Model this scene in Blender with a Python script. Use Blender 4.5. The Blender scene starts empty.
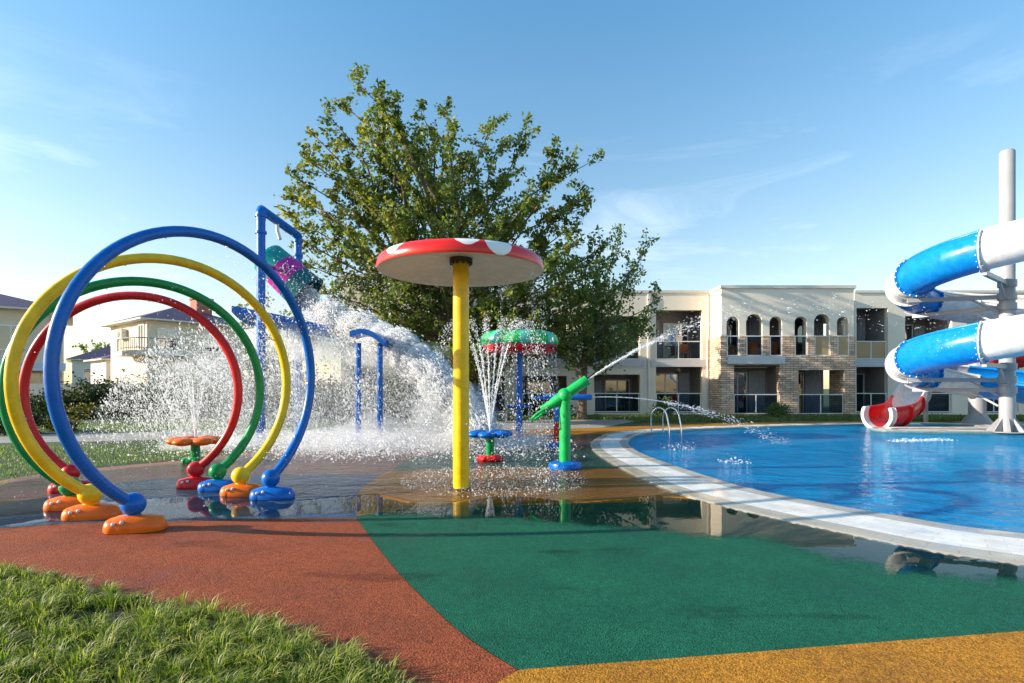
import bpy, bmesh, math, random
import numpy as np
from mathutils import Vector, Matrix
from mathutils.geometry import tessellate_polygon
random.seed(7); RNG = np.random.default_rng(7)
sc = bpy.context.scene
COL = sc.collection
H, F, YH, CX = 1.5, 560.0, 388.0, 512.0
PI = math.pi

# ------------------------------------------------------------------ survey helpers
def G(px, py, z=0.0):
    d = F * (H - z) / (py - YH)
    return ((px - CX) / F * d, d)
def W(px, py, d):
    return Vector(((px - CX) / F * d, d, H - (py - YH) / F * d))

# ------------------------------------------------------------------ materials
def new_mat(name):
    m = bpy.data.materials.new(name); m.use_nodes = True
    nt = m.node_tree; nt.nodes.clear()
    out = nt.nodes.new('ShaderNodeOutputMaterial')
    return m, nt, out
def nd(nt, t, **kw):
    n = nt.nodes.new(t)
    for k, v in kw.items():
        if k in n.inputs: n.inputs[k].default_value = v
        else: setattr(n, k, v)
    return n
def noise(nt, scale, detail=4, rough=.55, coord='Object', stretch=None, vec=None):
    tc = nt.nodes.new('ShaderNodeTexCoord')
    n = nd(nt, 'ShaderNodeTexNoise', Scale=scale, Detail=detail, Roughness=rough)
    if stretch:
        mp = nt.nodes.new('ShaderNodeMapping'); mp.inputs['Scale'].default_value = stretch
        nt.links.new(tc.outputs[coord], mp.inputs['Vector']); nt.links.new(mp.outputs[0], n.inputs['Vector'])
    else:
        nt.links.new(tc.outputs[coord], n.inputs['Vector'])
    return n.outputs['Fac']
def ramp(nt, fac, stops):
    r = nt.nodes.new('ShaderNodeValToRGB')
    els = r.color_ramp.elements
    while len(els) < len(stops): els.new(.5)
    for e, (p, c) in zip(els, stops):
        e.position = p; e.color = (*c, 1) if len(c) == 3 else c
    nt.links.new(fac, r.inputs[0])
    return r.outputs[0]
def mixc(nt, fac, a, b, mode='MIX'):
    m = nt.nodes.new('ShaderNodeMix'); m.data_type = 'RGBA'; m.blend_type = mode
    def s(sock, v):
        if hasattr(v, 'is_linked') or hasattr(v, 'links'): nt.links.new(v, sock)
        elif isinstance(v, (int, float)): sock.default_value = v
        else: sock.default_value = (*v, 1)
    s(m.inputs['Factor'], fac); s(m.inputs['A'], a) if False else s(m.inputs[6], a); s(m.inputs[7], b)
    return m.outputs[2]
def bump(nt, h, strength=.3, dist=.01):
    b = nd(nt, 'ShaderNodeBump', Strength=strength, Distance=dist)
    nt.links.new(h, b.inputs['Height']); return b.outputs[0]
def sc_col(c, k): return tuple(min(1, x * k) for x in c)

def M_simple(name, col, rough=.5, metal=0., var=.12, vscale=3., bscale=0, bstr=.2, bdist=.004, coat=0, spec=.5):
    m, nt, out = new_mat(name)
    p = nd(nt, 'ShaderNodeBsdfPrincipled', Roughness=rough, Metallic=metal)
    p.inputs['Specular IOR Level'].default_value = spec
    p.inputs['Coat Weight'].default_value = coat
    n = noise(nt, vscale, 5)
    c = ramp(nt, n, [(.25, sc_col(col, 1 - var)), (.75, sc_col(col, 1 + var))])
    nt.links.new(c, p.inputs['Base Color'])
    if bscale:
        nt.links.new(bump(nt, noise(nt, bscale, 3), bstr, bdist), p.inputs['Normal'])
    nt.links.new(p.outputs[0], out.inputs[0])
    return m

def M_epdm(name, col, dark, wetlow=.35):
    """granulated rubber: speckle of two granule tones, worn blotches, a little granular relief"""
    m, nt, out = new_mat(name)
    p = nd(nt, 'ShaderNodeBsdfPrincipled')
    g = noise(nt, 95, 2, .6)
    g2 = noise(nt, 30, 3, .65)
    big = noise(nt, 1.3, 5, .6)
    mid = noise(nt, 7, 4, .6)
    c = ramp(nt, g, [(.40, sc_col(dark, .7)), (.5, col), (.60, sc_col(col, 2.0))])
    c = mixc(nt, .6, c, ramp(nt, g2, [(.3, sc_col(col, .55)), (.55, col), (.75, sc_col(col, 1.45))]))
    c = mixc(nt, .55, c, ramp(nt, big, [(.3, (.62, .62, .62)), (.55, (1, 1, 1)), (.75, (1.25, 1.22, 1.2))]), 'MULTIPLY')
    c = mixc(nt, .4, c, ramp(nt, mid, [(.3, (.72, .72, .72)), (.6, (1.05, 1.05, 1.05))]), 'MULTIPLY')
    st = noise(nt, .9, 5, .6, stretch=(.55, 1.7, 1))
    c = mixc(nt, 1., c, ramp(nt, st, [(.60, (1, 1, 1)), (.70, (.42, .45, .45))]), 'MULTIPLY')
    nt.links.new(c, p.inputs['Base Color'])
    r = ramp(nt, big, [(.36, (wetlow,) * 3), (.52, (.8,) * 3)])
    nt.links.new(r, p.inputs['Roughness'])
    p.inputs['Specular IOR Level'].default_value = .16
    nt.links.new(bump(nt, g, .9, .012), p.inputs['Normal'])
    nt.links.new(p.outputs[0], out.inputs[0])
    return m

def M_plastic(name, col, rough=.28):
    """painted glass fibre / powder coated steel with water spots and faint dulling"""
    m, nt, out = new_mat(name)
    p = nd(nt, 'ShaderNodeBsdfPrincipled'); p.inputs['Specular IOR Level'].default_value = .3
    n = noise(nt, 5, 5); s = noise(nt, 60, 3, .7)
    c = ramp(nt, n, [(.3, sc_col(col, .82)), (.7, sc_col(col, 1.08))])
    c = mixc(nt, ramp(nt, s, [(.68, (0, 0, 0)), (.78, (.22, .22, .22))]), c, (.75, .78, .8))
    nt.links.new(c, p.inputs['Base Color'])
    nt.links.new(ramp(nt, n, [(.3, (rough * .7,) * 3), (.7, (rough * 1.6,) * 3)]), p.inputs['Roughness'])
    nt.links.new(bump(nt, s, .08, .004), p.inputs['Normal'])
    nt.links.new(p.outputs[0], out.inputs[0])
    return m

MAT = {}
def setup_materials():
    A = MAT
    A['lawn'] = M_simple('lawn', (.045, .075, .018), .9, var=.5, vscale=1.2, bscale=25, bstr=1, bdist=.05)
    A['soil'] = M_simple('soil', (.16, .11, .065), .95, var=.35, vscale=14, bscale=60, bstr=.8, bdist=.02)
    A['shaded_soil'] = M_simple('shaded_soil', (.055, .05, .022), .95, var=.5, vscale=9, bscale=50, bstr=.9, bdist=.03)  # verge soil, with the shadow between grass tufts put into its colour
    A['terracotta'] = M_epdm('terracotta_rubber', (.29, .072, .030), (.085, .024, .014), .42)
    A['green'] = M_epdm('green_rubber', (.009, .110, .062), (.006, .045, .03), .5)
    A['ochre'] = M_epdm('ochre_rubber', (.43, .185, .02), (.15, .065, .012), .6)
    A['blue_rub'] = M_epdm('blue_rubber', (.06, .13, .22), (.02, .05, .09), .4)
    A['pink_rub'] = M_epdm('faded_rubber', (.33, .17, .13), (.13, .06, .045), .4)
    A['teal_rub'] = M_epdm('teal_rubber', (.04, .15, .115), (.015, .06, .045), .4)
    A['paving'] = M_simple('paving', (.3, .28, .25), .7, var=.2, vscale=2, bscale=40, bstr=.3, bdist=.01)
    A['kerb'] = M_simple('kerb', (.4, .38, .35), .8, var=.2, vscale=6, bscale=50)
    P = M_plastic
    A['p_blue'] = P('blue_paint', (.003, .125, .50)); A['p_yellow'] = P('yellow_paint', (.90, .55, .015))
    A['p_green'] = P('green_paint', (.005, .24, .07)); A['p_red'] = P('red_paint', (.60, .015, .018))
    A['p_orange'] = P('orange_paint', (.82, .15, .008)); A['p_lime'] = P('bright_green_paint', (.012, .42, .10))
    A['p_white'] = P('white_gelcoat', (.68, .68, .67), .3); A['p_cream'] = P('cream_gelcoat', (.93, .84, .68), .45)
    A['p_teal'] = P('teal_paint', (.01, .30, .30)); A['p_magenta'] = P('magenta_paint', (.48, .025, .30))
    A['p_dteal'] = P('dark_teal_paint', (.01, .12, .14)); A['p_sky'] = P('sky_blue_gelcoat', (.005, .21, .62), .24)
    A['p_mint'] = P('mint_paint', (.08, .50, .36))
    A['dark_metal'] = M_simple('dark_metal', (.10, .08, .06), .45, .8, bscale=40)
    A['steel'] = M_simple('stainless_steel', (.7, .7, .7), .15, 1., var=.05)
    A['grey_paint'] = M_simple('grey_white_paint', (.30, .31, .33), .4, var=.08, vscale=2, bscale=20, bstr=.05)
    A['render'] = M_simple('cream_render', (.84, .75, .61), .9, var=.06, vscale=.8, bscale=30, bstr=.25, bdist=.01)
    A['render2'] = M_simple('pale_render', (.70, .65, .57), .9, var=.06, vscale=.8, bscale=30, bstr=.25, bdist=.01)
    A['house_wall'] = M_simple('warm_house_render', (.66, .57, .44), .9, var=.08, vscale=.7, bscale=25)
    A['house_white'] = M_simple('white_house_render', (.66, .64, .6), .9, var=.08, vscale=.7, bscale=25)
    A['slab'] = M_simple('slab_white', (.60, .60, .60), .8, var=.05, vscale=2)
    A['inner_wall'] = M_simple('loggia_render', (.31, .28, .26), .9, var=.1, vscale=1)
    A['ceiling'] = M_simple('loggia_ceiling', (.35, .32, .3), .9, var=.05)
    A['frame'] = M_simple('white_frame', (.78, .77, .75), .4, var=.04)
    A['curtain'] = M_simple('curtain', (.42, .42, .44), .9, var=.15, vscale=5)
    A['chimney'] = M_simple('chimney_brick', (.33, .13, .10), .9, var=.25, vscale=8, bscale=20)
    A['trunk'] = M_simple('bark', (.16, .115, .075), .95, var=.45, vscale=6, bscale=18, bstr=.9, bdist=.05)
    A['towel'] = M_simple('orange_cloth', (.80, .16, .03), .95, var=.15, vscale=9, bscale=80)
    A['towel2'] = M_simple('tan_cloth', (.55, .35, .12), .95, var=.2, vscale=9, bscale=80)
    A['dark'] = M_simple('dark_interior', (.03, .03, .033), .8)
    A['fence'] = M_simple('fence_metal', (.26, .28, .29), .6, var=.1, vscale=2)
    A['ac'] = M_simple('ac_casing', (.6, .58, .53), .5)
    # roof tiles
    m, nt, out = new_mat('roof_tiles'); p = nd(nt, 'ShaderNodeBsdfPrincipled', Roughness=.6)
    tc = nt.nodes.new('ShaderNodeTexCoord'); wv = nd(nt, 'ShaderNodeTexWave', Scale=3.2, Distortion=.3); wv.bands_direction = 'Z'
    nt.links.new(tc.outputs['Object'], wv.inputs['Vector'])
    c = mixc(nt, wv.outputs['Fac'], (.085, .05, .085), (.14, .085, .14))
    c = mixc(nt, .5, c, ramp(nt, noise(nt, 2, 4), [(.3, (.7, .7, .7)), (.7, (1.2, 1.1, 1.1))]), 'MULTIPLY')
    nt.links.new(c, p.inputs['Base Color']); nt.links.new(bump(nt, wv.outputs['Fac'], .6, .03), p.inputs['Normal'])
    nt.links.new(p.outputs[0], out.inputs[0]); A['roof'] = m
    # stone cladding: thin irregular courses
    m, nt, out = new_mat('ledge_stone'); p = nd(nt, 'ShaderNodeBsdfPrincipled', Roughness=.9)
    tc = nt.nodes.new('ShaderNodeTexCoord'); sx = nt.nodes.new('ShaderNodeSeparateXYZ'); cb = nt.nodes.new('ShaderNodeCombineXYZ')
    ad = nd(nt, 'ShaderNodeMath', operation='ADD')
    nt.links.new(tc.outputs['Object'], sx.inputs[0]); nt.links.new(sx.outputs[0], ad.inputs[0]); nt.links.new(sx.outputs[1], ad.inputs[1])
    nt.links.new(ad.outputs[0], cb.inputs[0]); nt.links.new(sx.outputs[2], cb.inputs[1])
    br = nd(nt, 'ShaderNodeTexBrick', Scale=1., offset=.37)
    br.inputs['Brick Width'].default_value = .42; br.inputs['Row Height'].default_value = .115
    br.inputs['Mortar Size'].default_value = .012; br.inputs['Bias'].default_value = 0
    br.inputs['Color1'].default_value = (.46, .32, .22, 1); br.inputs['Color2'].default_value = (.78, .60, .45, 1); br.inputs['Mortar'].default_value = (.16, .115, .08, 1)
    nt.links.new(cb.outputs[0], br.inputs['Vector'])
    c = mixc(nt, .55, br.outputs['Color'], ramp(nt, noise(nt, 3.5, 4, .7), [(.3, (.6, .55, .5)), (.5, (1, 1, 1)), (.72, (1.5, 1.4, 1.3))]), 'MULTIPLY')
    nt.links.new(c, p.inputs['Base Color']); nt.links.new(bump(nt, br.outputs['Fac'], -.8, .03), p.inputs['Normal'])
    nt.links.new(p.outputs[0], out.inputs[0]); A['stone'] = m
    # coping tiles, uv = (metres along, metres across)
    m, nt, out = new_mat('coping_tiles'); p = nd(nt, 'ShaderNodeBsdfPrincipled', Roughness=.5)
    uv = nt.nodes.new('ShaderNodeUVMap'); sx = nt.nodes.new('ShaderNodeSeparateXYZ'); nt.links.new(uv.outputs[0], sx.inputs[0])
    br = nd(nt, 'ShaderNodeTexBrick', Scale=1., offset=.5)
    br.inputs['Brick Width'].default_value = .24; br.inputs['Row Height'].default_value = .12; br.inputs['Mortar Size'].default_value = .004
    br.inputs['Color1'].default_value = (.86, .86, .86, 1); br.inputs['Color2'].default_value = (1, 1, 1, 1); br.inputs['Mortar'].default_value = (.74, .73, .71, 1)
    nt.links.new(uv.outputs[0], br.inputs['Vector'])
    band = ramp(nt, sx.outputs[1], [(.0, (.42, .40, .36)), (.27, (.44, .42, .38)), (.29, (.80, .78, .74)), (.92, (.80, .78, .74)), (.94, (.46, .42, .34))])
    band.node.color_ramp.interpolation = 'LINEAR'
    c = mixc(nt, 1., br.outputs['Color'], band, 'MULTIPLY')
    c = mixc(nt, .6, c, ramp(nt, noise(nt, 2.2, 6, .65), [(.28, (.62, .6, .56)), (.55, (1, 1, 1))]), 'MULTIPLY')
    nt.links.new(c, p.inputs['Base Color']); nt.links.new(bump(nt, br.outputs['Fac'], -.3, .004), p.inputs['Normal'])
    nt.links.new(ramp(nt, noise(nt, 1.5, 4), [(.4, (.18,) * 3), (.6, (.6,) * 3)]), p.inputs['Roughness'])
    nt.links.new(p.outputs[0], out.inputs[0]); A['coping'] = m
    # pool lining
    m, nt, out = new_mat('pool_tiles'); p = nd(nt, 'ShaderNodeBsdfPrincipled', Roughness=.4)
    c = ramp(nt, noise(nt, .5, 5, .6), [(.3, (.03, .62, .90)), (.7, (.06, .82, .97))])
    nt.links.new(c, p.inputs['Base Color']); nt.links.new(p.outputs[0], out.inputs[0]); A['pool'] = m
    # pool water: tinted see-through + fresnel mirror, rippled
    def water(name, tint, layers, rough, boost=1.0, body=None):
        m, nt, out = new_mat(name)
        hs = None
        for scl, stretch, amt in layers:
            n = noise(nt, scl, 4, .55, stretch=stretch)
            mu = nd(nt, 'ShaderNodeMath', operation='MULTIPLY'); mu.inputs[1].default_value = amt
            nt.links.new(n, mu.inputs[0])
            if hs is None: hs = mu.outputs[0]
            else:
                ad = nd(nt, 'ShaderNodeMath', operation='ADD'); nt.links.new(hs, ad.inputs[0]); nt.links.new(mu.outputs[0], ad.inputs[1]); hs = ad.outputs[0]
        b = bump(nt, hs, 1., 1.)
        fr = nd(nt, 'ShaderNodeFresnel', IOR=1.33); nt.links.new(b, fr.inputs['Normal'])
        mb = nd(nt, 'ShaderNodeMath', operation='MULTIPLY', use_clamp=True); mb.inputs[1].default_value = boost; nt.links.new(fr.outputs[0], mb.inputs[0])
        t = nd(nt, 'ShaderNodeBsdfTransparent'); t.inputs[0].default_value = (*tint, 1)
        t_out = t.outputs[0]
        if body:
            df = nd(nt, 'ShaderNodeBsdfDiffuse'); df.inputs[0].default_value = (*body[0], 1); nt.links.new(bump(nt, hs, .55, 1.), df.inputs['Normal'])
            mb_ = nd(nt, 'ShaderNodeMixShader', Fac=body[1]); nt.links.new(t_out, mb_.inputs[1]); nt.links.new(df.outputs[0], mb_.inputs[2]); t_out = mb_.outputs[0]
        g = nd(nt, 'ShaderNodeBsdfGlossy', Roughness=rough); nt.links.new(b, g.inputs['Normal'])
        mx = nt.nodes.new('ShaderNodeMixShader'); nt.links.new(mb.outputs[0], mx.inputs[0]); nt.links.new(t_out, mx.inputs[1]); nt.links.new(g.outputs[0], mx.inputs[2])
        nt.links.new(mx.outputs[0], out.inputs[0])
        return m
    A['pool_water'] = water('pool_water', (.50, .95, 1.0), [(1.7, (.8, 1.1, 1), .15), (4.2, (.8, 1, 1), .05), (11, (.8, 1, 1), .012)], .015, .55, ((.0, .31, .66), .48))
    A['film'] = water('still_water_film', (.88, .92, .92), [(1.2, None, .0012)], .0, .85)
    m = A['film']; nt = m.node_tree; out = [n for n in nt.nodes if n.type == 'OUTPUT_MATERIAL'][0]; src = out.inputs[0].links[0].from_socket
    at = nt.nodes.new('ShaderNodeAttribute'); at.attribute_name = 'tone'
    def mth(op, a, b):
        n = nd(nt, 'ShaderNodeMath', operation=op)
        for i, v in enumerate((a, b)):
            if isinstance(v, (int, float)): n.inputs[i].default_value = v
            else: nt.links.new(v, n.inputs[i])
        return n.outputs[0]
    nz = mth('ADD', mth('MULTIPLY', mth('SUBTRACT', noise(nt, 4, 5, .6), .5), .55), mth('MULTIPLY', mth('SUBTRACT', noise(nt, 60, 2), .5), .22))
    mk = ramp(nt, mth('ADD', at.outputs['Fac'], nz), [(.06, (0, 0, 0)), (.30, (1, 1, 1))])
    tr = nt.nodes.new('ShaderNodeBsdfTransparent'); mx = nt.nodes.new('ShaderNodeMixShader')
    nt.links.new(mk, mx.inputs[0]); nt.links.new(tr.outputs[0], mx.inputs[1]); nt.links.new(src, mx.inputs[2]); nt.links.new(mx.outputs[0], out.inputs[0])
    A['film2'] = water('rippled_water_film', (.90, .90, .89), [(2.5, (1, 1.5, 1), .03), (8, (1, 1.3, 1), .018)], .05, .55)
    # droplets / foam
    m, nt, out = new_mat('spray_water')
    p = nd(nt, 'ShaderNodeBsdfPrincipled', Roughness=.15); p.inputs['Base Color'].default_value = (.93, .95, .97, 1)
    tl = nd(nt, 'ShaderNodeBsdfTranslucent'); tl.inputs[0].default_value = (.95, .97, 1, 1)
    mx = nd(nt, 'ShaderNodeMixShader', Fac=.62); nt.links.new(p.outputs[0], mx.inputs[1]); nt.links.new(tl.outputs[0], mx.inputs[2])
    tr = nd(nt, 'ShaderNodeBsdfTransparent'); m3 = nd(nt, 'ShaderNodeMixShader', Fac=.32); nt.links.new(mx.outputs[0], m3.inputs[1]); nt.links.new(tr.outputs[0], m3.inputs[2])
    nt.links.new(m3.outputs[0], out.inputs[0]); A['spray'] = m
    # clear jet: mostly see-through
    m, nt, out = new_mat('jet_water')
    tr = nd(nt, 'ShaderNodeBsdfTransparent'); mx2 = nd(nt, 'ShaderNodeMixShader')
    p = nd(nt, 'ShaderNodeBsdfPrincipled', Roughness=.1); p.inputs['Base Color'].default_value = (.92, .95, .97, 1)
    nt.links.new(ramp(nt, noise(nt, 14, 3), [(.35, (.2,) * 3), (.65, (.65,) * 3)]), mx2.inputs[0])
    nt.links.new(tr.outputs[0], mx2.inputs[1]); nt.links.new(p.outputs[0], mx2.inputs[2]); nt.links.new(mx2.outputs[0], out.inputs[0]); A['jet'] = m
    # mist volume
    m, nt, out = new_mat('spray_mist')
    v = nd(nt, 'ShaderNodeVolumePrincipled'); v.inputs['Color'].default_value = (.97, .98, 1, 1); v.inputs['Density'].default_value = .75; v.inputs['Anisotropy'].default_value = .2
    nt.links.new(v.outputs[0], out.inputs['Volume']); A['mist'] = m
    # window glass, railing glass
    def glassy(name, base, fac, tint=None, rough=.03):
        m, nt, out = new_mat(name)
        g = nd(nt, 'ShaderNodeBsdfGlossy', Roughness=rough)
        if tint: a = nd(nt, 'ShaderNodeBsdfTransparent'); a.inputs[0].default_value = (*tint, 1)
        else: a = nd(nt, 'ShaderNodeBsdfDiffuse'); a.inputs[0].default_value = (*base, 1)
        lw = nd(nt, 'ShaderNodeLayerWeight', Blend=fac)
        nt.links.new(bump(nt, noise(nt, .8, 2), .12, .05), g.inputs['Normal'])
        mx = nt.nodes.new('ShaderNodeMixShader'); nt.links.new(lw.outputs['Fresnel'], mx.inputs[0]); nt.links.new(a.outputs[0], mx.inputs[1]); nt.links.new(g.outputs[0], mx.inputs[2])
        nt.links.new(mx.outputs[0], out.inputs[0]); return m
    A['glass'] = glassy('window_glass', (.012, .018, .026), .66)
    A['rail_glass'] = glassy('railing_glass', None, .18, (.62, .70, .76))
    A['tan_glass'] = glassy('tan_glass', (.46, .33, .18), .2)
    # leaves with per leaf tone attribute
    def leaf(name, c0, c1, c2, trans=.3):
        m, nt, out = new_mat(name)
        at = nt.nodes.new('ShaderNodeAttribute'); at.attribute_name = 'tone'
        c = ramp(nt, at.outputs['Fac'], [(0., c0), (.55, c1), (1., c2)])
        p = nd(nt, 'ShaderNodeBsdfPrincipled', Roughness=.5); nt.links.new(c, p.inputs['Base Color']); p.inputs['Specular IOR Level'].default_value = .35
        tl = nt.nodes.new('ShaderNodeBsdfTranslucent'); nt.links.new(mixc(nt, 1., c, (1.3, 1.4, .7), 'MULTIPLY'), tl.inputs[0])
        mx = nd(nt, 'ShaderNodeMixShader', Fac=trans); nt.links.new(p.outputs[0], mx.inputs[1]); nt.links.new(tl.outputs[0], mx.inputs[2])
        nt.links.new(mx.outputs[0], out.inputs[0]); return m
    A['leaf_big'] = leaf('tree_leaves', (.06, .115, .026), (.15, .19, .04), (.34, .28, .05), .46)
    A['leaf_dark'] = leaf('dark_leaves', (.07, .13, .05), (.15, .21, .075), (.26, .29, .10), .48)
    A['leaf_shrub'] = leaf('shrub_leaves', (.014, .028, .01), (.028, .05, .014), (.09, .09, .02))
    A['leaf_yellow'] = leaf('yellowing_leaves', (.03, .05, .012), (.10, .10, .015), (.42, .26, .02))
    A['grass'] = leaf('grass_blades', (.08, .14, .018), (.21, .27, .035), (.55, .48, .20), .42)
    # mushroom cap: red gel coat with white blotches (painted spots have their own shape)
setup_materials()

# ------------------------------------------------------------------ mesh helpers
class MB:
    def __init__(s): s.v = []; s.f = []; s.m = []; s.uv = None
    def add(s, vs, fs, mi=0):
        o = len(s.v); s.v.extend([tuple(x) for x in vs])
        for f in fs: s.f.append(tuple(i + o for i in f)); s.m.append(mi)
        return s
    def box(s, x0, x1, y0, y1, z0, z1, mi=0):
        v = [(x0, y0, z0), (x1, y0, z0), (x1, y1, z0), (x0, y1, z0), (x0, y0, z1), (x1, y0, z1), (x1, y1, z1), (x0, y1, z1)]
        return s.add(v, [(0, 3, 2, 1), (4, 5, 6, 7), (0, 1, 5, 4), (1, 2, 6, 5), (2, 3, 7, 6), (3, 0, 4, 7)], mi)
    def obox(s, c, ax, size, mi=0):
        """oriented box: centre, (ux,uy,uz) axes, full sizes"""
        c = Vector(c); u = [Vector(a).normalized() * (d / 2) for a, d in zip(ax, size)]
        v = [c + u[0] * a + u[1] * b + u[2] * e for e in (-1, 1) for a, b in ((-1, -1), (1, -1), (1, 1), (-1, 1))]
        return s.add(v, [(0, 3, 2, 1), (4, 5, 6, 7), (0, 1, 5, 4), (1, 2, 6, 5), (2, 3, 7, 6), (3, 0, 4, 7)], mi)
    def bar(s, a, b, w, h=None, up=(0, 0, 1), mi=0):
        a = Vector(a); b = Vector(b); d = (b - a); L = d.length; d.normalize()
        u = Vector(up); x = d.cross(u)
        if x.length < 1e-4: x = d.cross(Vector((1, 0, 0)))
        x.normalize(); u = x.cross(d)
        return s.obox((a + b) / 2, (d, x, u), (L, w, h or w), mi)
    def tube(s, pts, r, n=12, closed=False, caps=True, mi=0):
        pts = [Vector(p) for p in pts]; N = len(pts)
        rs = r if hasattr(r, '__len__') else [r] * N
        vs = []; prev = None
        for i in range(N):
            if closed: t = pts[(i + 1) % N] - pts[i - 1]
            else: t = pts[min(i + 1, N - 1)] - pts[max(i - 1, 0)]
            t.normalize()
            if prev is None:
                x = t.orthogonal().normalized()
            else:
                x = prev - t * prev.dot(t); x.normalize()
            prev = x; y = t.cross(x)
            for k in range(n):
                a = 2 * PI * k / n
                vs.append(pts[i] + (x * math.cos(a) + y * math.sin(a)) * rs[i])
        fs = []
        for i in range(N if closed else N - 1):
            j = (i + 1) % N
            off = 0
            if closed and j == 0:   # match twist at seam
                best = min(range(n), key=lambda q: (vs[q] - vs[i * n]).length); off = best
            for k in range(n):
                k2 = (k + 1) % n
                fs.append((i * n + k, i * n + k2, j * n + (k2 + off) % n, j * n + (k + off) % n))
        if caps and not closed:
            fs.append(tuple(range(n - 1, -1, -1))); fs.append(tuple((N - 1) * n + k for k in range(n)))
        return s.add(vs, fs, mi)
    def lathe(s, prof, c=(0, 0, 0), n=32, axis=None, mi=0, mif=None, ends=True):
        """profile [(r,z)] turned about +Z (or axis) at c"""
        c = Vector(c)
        q = Vector((0, 0, 1)).rotation_difference(Vector(axis).normalized()) if axis else None
        vs = []
        for r, z in prof:
            for k in range(n):
                a = 2 * PI * k / n
                p = Vector((r * math.cos(a), r * math.sin(a), z))
                if q: p = q @ p
                vs.append(c + p)
        o = len(s.v); s.v.extend([tuple(x) for x in vs])
        for i in range(len(prof) - 1):
            for k in range(n):
                k2 = (k + 1) % n
                s.f.append((o + i * n + k, o + i * n + k2, o + (i + 1) * n + k2, o + (i + 1) * n + k)); s.m.append(mi if mif is None else mif(i, k))
        for i, rev in ((0, True), (len(prof) - 1, False)):
            if ends and prof[i][0] > 2e-4:
                f = [o + i * n + k for k in range(n)]
                s.f.append(tuple(f[::-1] if rev else f)); s.m.append(mi if mif is None else mif(min(i, len(prof) - 2), 0))
        return s
    def ball(s, c, r, n=24, m=14, sc3=(1, 1, 1), mi=0):
        pr = [(max(math.sin(PI * i / m), 1e-6) , -math.cos(PI * i / m)) for i in range(m + 1)]
        c = Vector(c); o = len(s.v)
        for a, z in pr:
            for k in range(n):
                t = 2 * PI * k / n
                s.v.append((c.x + r * sc3[0] * a * math.cos(t), c.y + r * sc3[1] * a * math.sin(t), c.z + r * sc3[2] * z))
        for i in range(m):
            for k in range(n):
                k2 = (k + 1) % n
                s.f.append((o + i * n + k, o + i * n + k2, o + (i + 1) * n + k2, o + (i + 1) * n + k)); s.m.append(mi)
        return s
    def prism(s, poly, z0, z1, mi=0):
        """vertical prism from xy polygon"""
        n = len(poly)
        o = len(s.v)
        s.v.extend([(p[0], p[1], z0) for p in poly]); s.v.extend([(p[0], p[1], z1) for p in poly])
        for i in range(n):
            j = (i + 1) % n; s.f.append((o + i, o + j, o + n + j, o + n + i)); s.m.append(mi)
        for t in tessellate_polygon([[Vector((p[0], p[1], 0)) for p in poly]]):
            s.f.append(tuple(o + n + q for q in t)); s.m.append(mi)
            s.f.append(tuple(o + q for q in t[::-1])); s.m.append(mi)
        return s
    def build(s, name, mats, parent=None, smooth=0, loc=None, bevel=0, weld=False):
        me = bpy.data.meshes.new(name)
        off = Vector((0, 0, 0))
        if parent is not None:
            p = parent
            while p is not None: off = off + p.location; p = p.parent
        elif loc is not None: off = Vector(loc)
        me.from_pydata([(x - off.x, y - off.y, z - off.z) for x, y, z in s.v], [], s.f)
        if not isinstance(mats, (list, tuple)): mats = [mats]
        for m in mats: me.materials.append(MAT[m] if isinstance(m, str) else m)
        if len(mats) > 1: me.polygons.foreach_set('material_index', s.m)
        bm = bmesh.new(); bm.from_mesh(me)
        if weld: bmesh.ops.remove_doubles(bm, verts=bm.verts, dist=1e-4)
        bmesh.ops.recalc_face_normals(bm, faces=bm.faces)
        bm.to_mesh(me); bm.free()
        if smooth:
            me.polygons.foreach_set('use_smooth', [True] * len(me.polygons))
            try: me.set_sharp_from_angle(angle=math.radians(smooth))
            except Exception: pass
        o = bpy.data.objects.new(name, me); COL.objects.link(o)
        if parent is not None: o.parent = parent
        elif loc is not None: o.location = off
        if bevel:
            b = o.modifiers.new('bevel', 'BEVEL'); b.width = bevel; b.segments = 2; b.limit_method = 'ANGLE'
        return o
def tag(o, label=None, cat=None, group=None, kind=None):
    if label: o['label'] = label
    if cat: o['category'] = cat
    if group: o['group'] = group
    if kind: o['kind'] = kind
    return o
def thing(name, loc, label, cat, group=None):
    o = bpy.data.objects.new(name, None); COL.objects.link(o); o.location = loc; o.empty_display_size = .2
    return tag(o, label, cat, group)
def sheet(name, polys, z, mat, kind='structure'):
    """flat horizontal sheet; polys = [outer, hole, ...] of xy points"""
    ps = [[Vector((x, y, 0)) for x, y in p] for p in polys]
    flat = [v for p in ps for v in p]
    mb = MB(); mb.v = [(v.x, v.y, z) for v in flat]
    for t in tessellate_polygon(ps): mb.f.append(tuple(t)); mb.m.append(0)
    o = mb.build(name, mat)
    me = o.data
    bm = bmesh.new(); bm.from_mesh(me)
    for f in bm.faces:
        f.normal_update()
        if f.normal.z < 0: f.normal_flip()
    bm.to_mesh(me); bm.free()
    o['kind'] = kind
    return o
def crom(pts, k=8, closed=False):
    P = [Vector(p) for p in pts]; n = len(P); out = []
    rng = range(n) if closed else range(n - 1)
    for i in rng:
        if closed: a, b, c, d = P[i - 1], P[i], P[(i + 1) % n], P[(i + 2) % n]
        else: a, b, c, d = P[max(i - 1, 0)], P[i], P[i + 1], P[min(i + 2, n - 1)]
        for j in range(k):
            t = j / k
            out.append(.5 * ((2 * b) + (c - a) * t + (2 * a - 5 * b + 4 * c - d) * t * t + (3 * b - a - 3 * c + d) * t ** 3))
    if not closed: out.append(P[-1])
    return out

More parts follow.
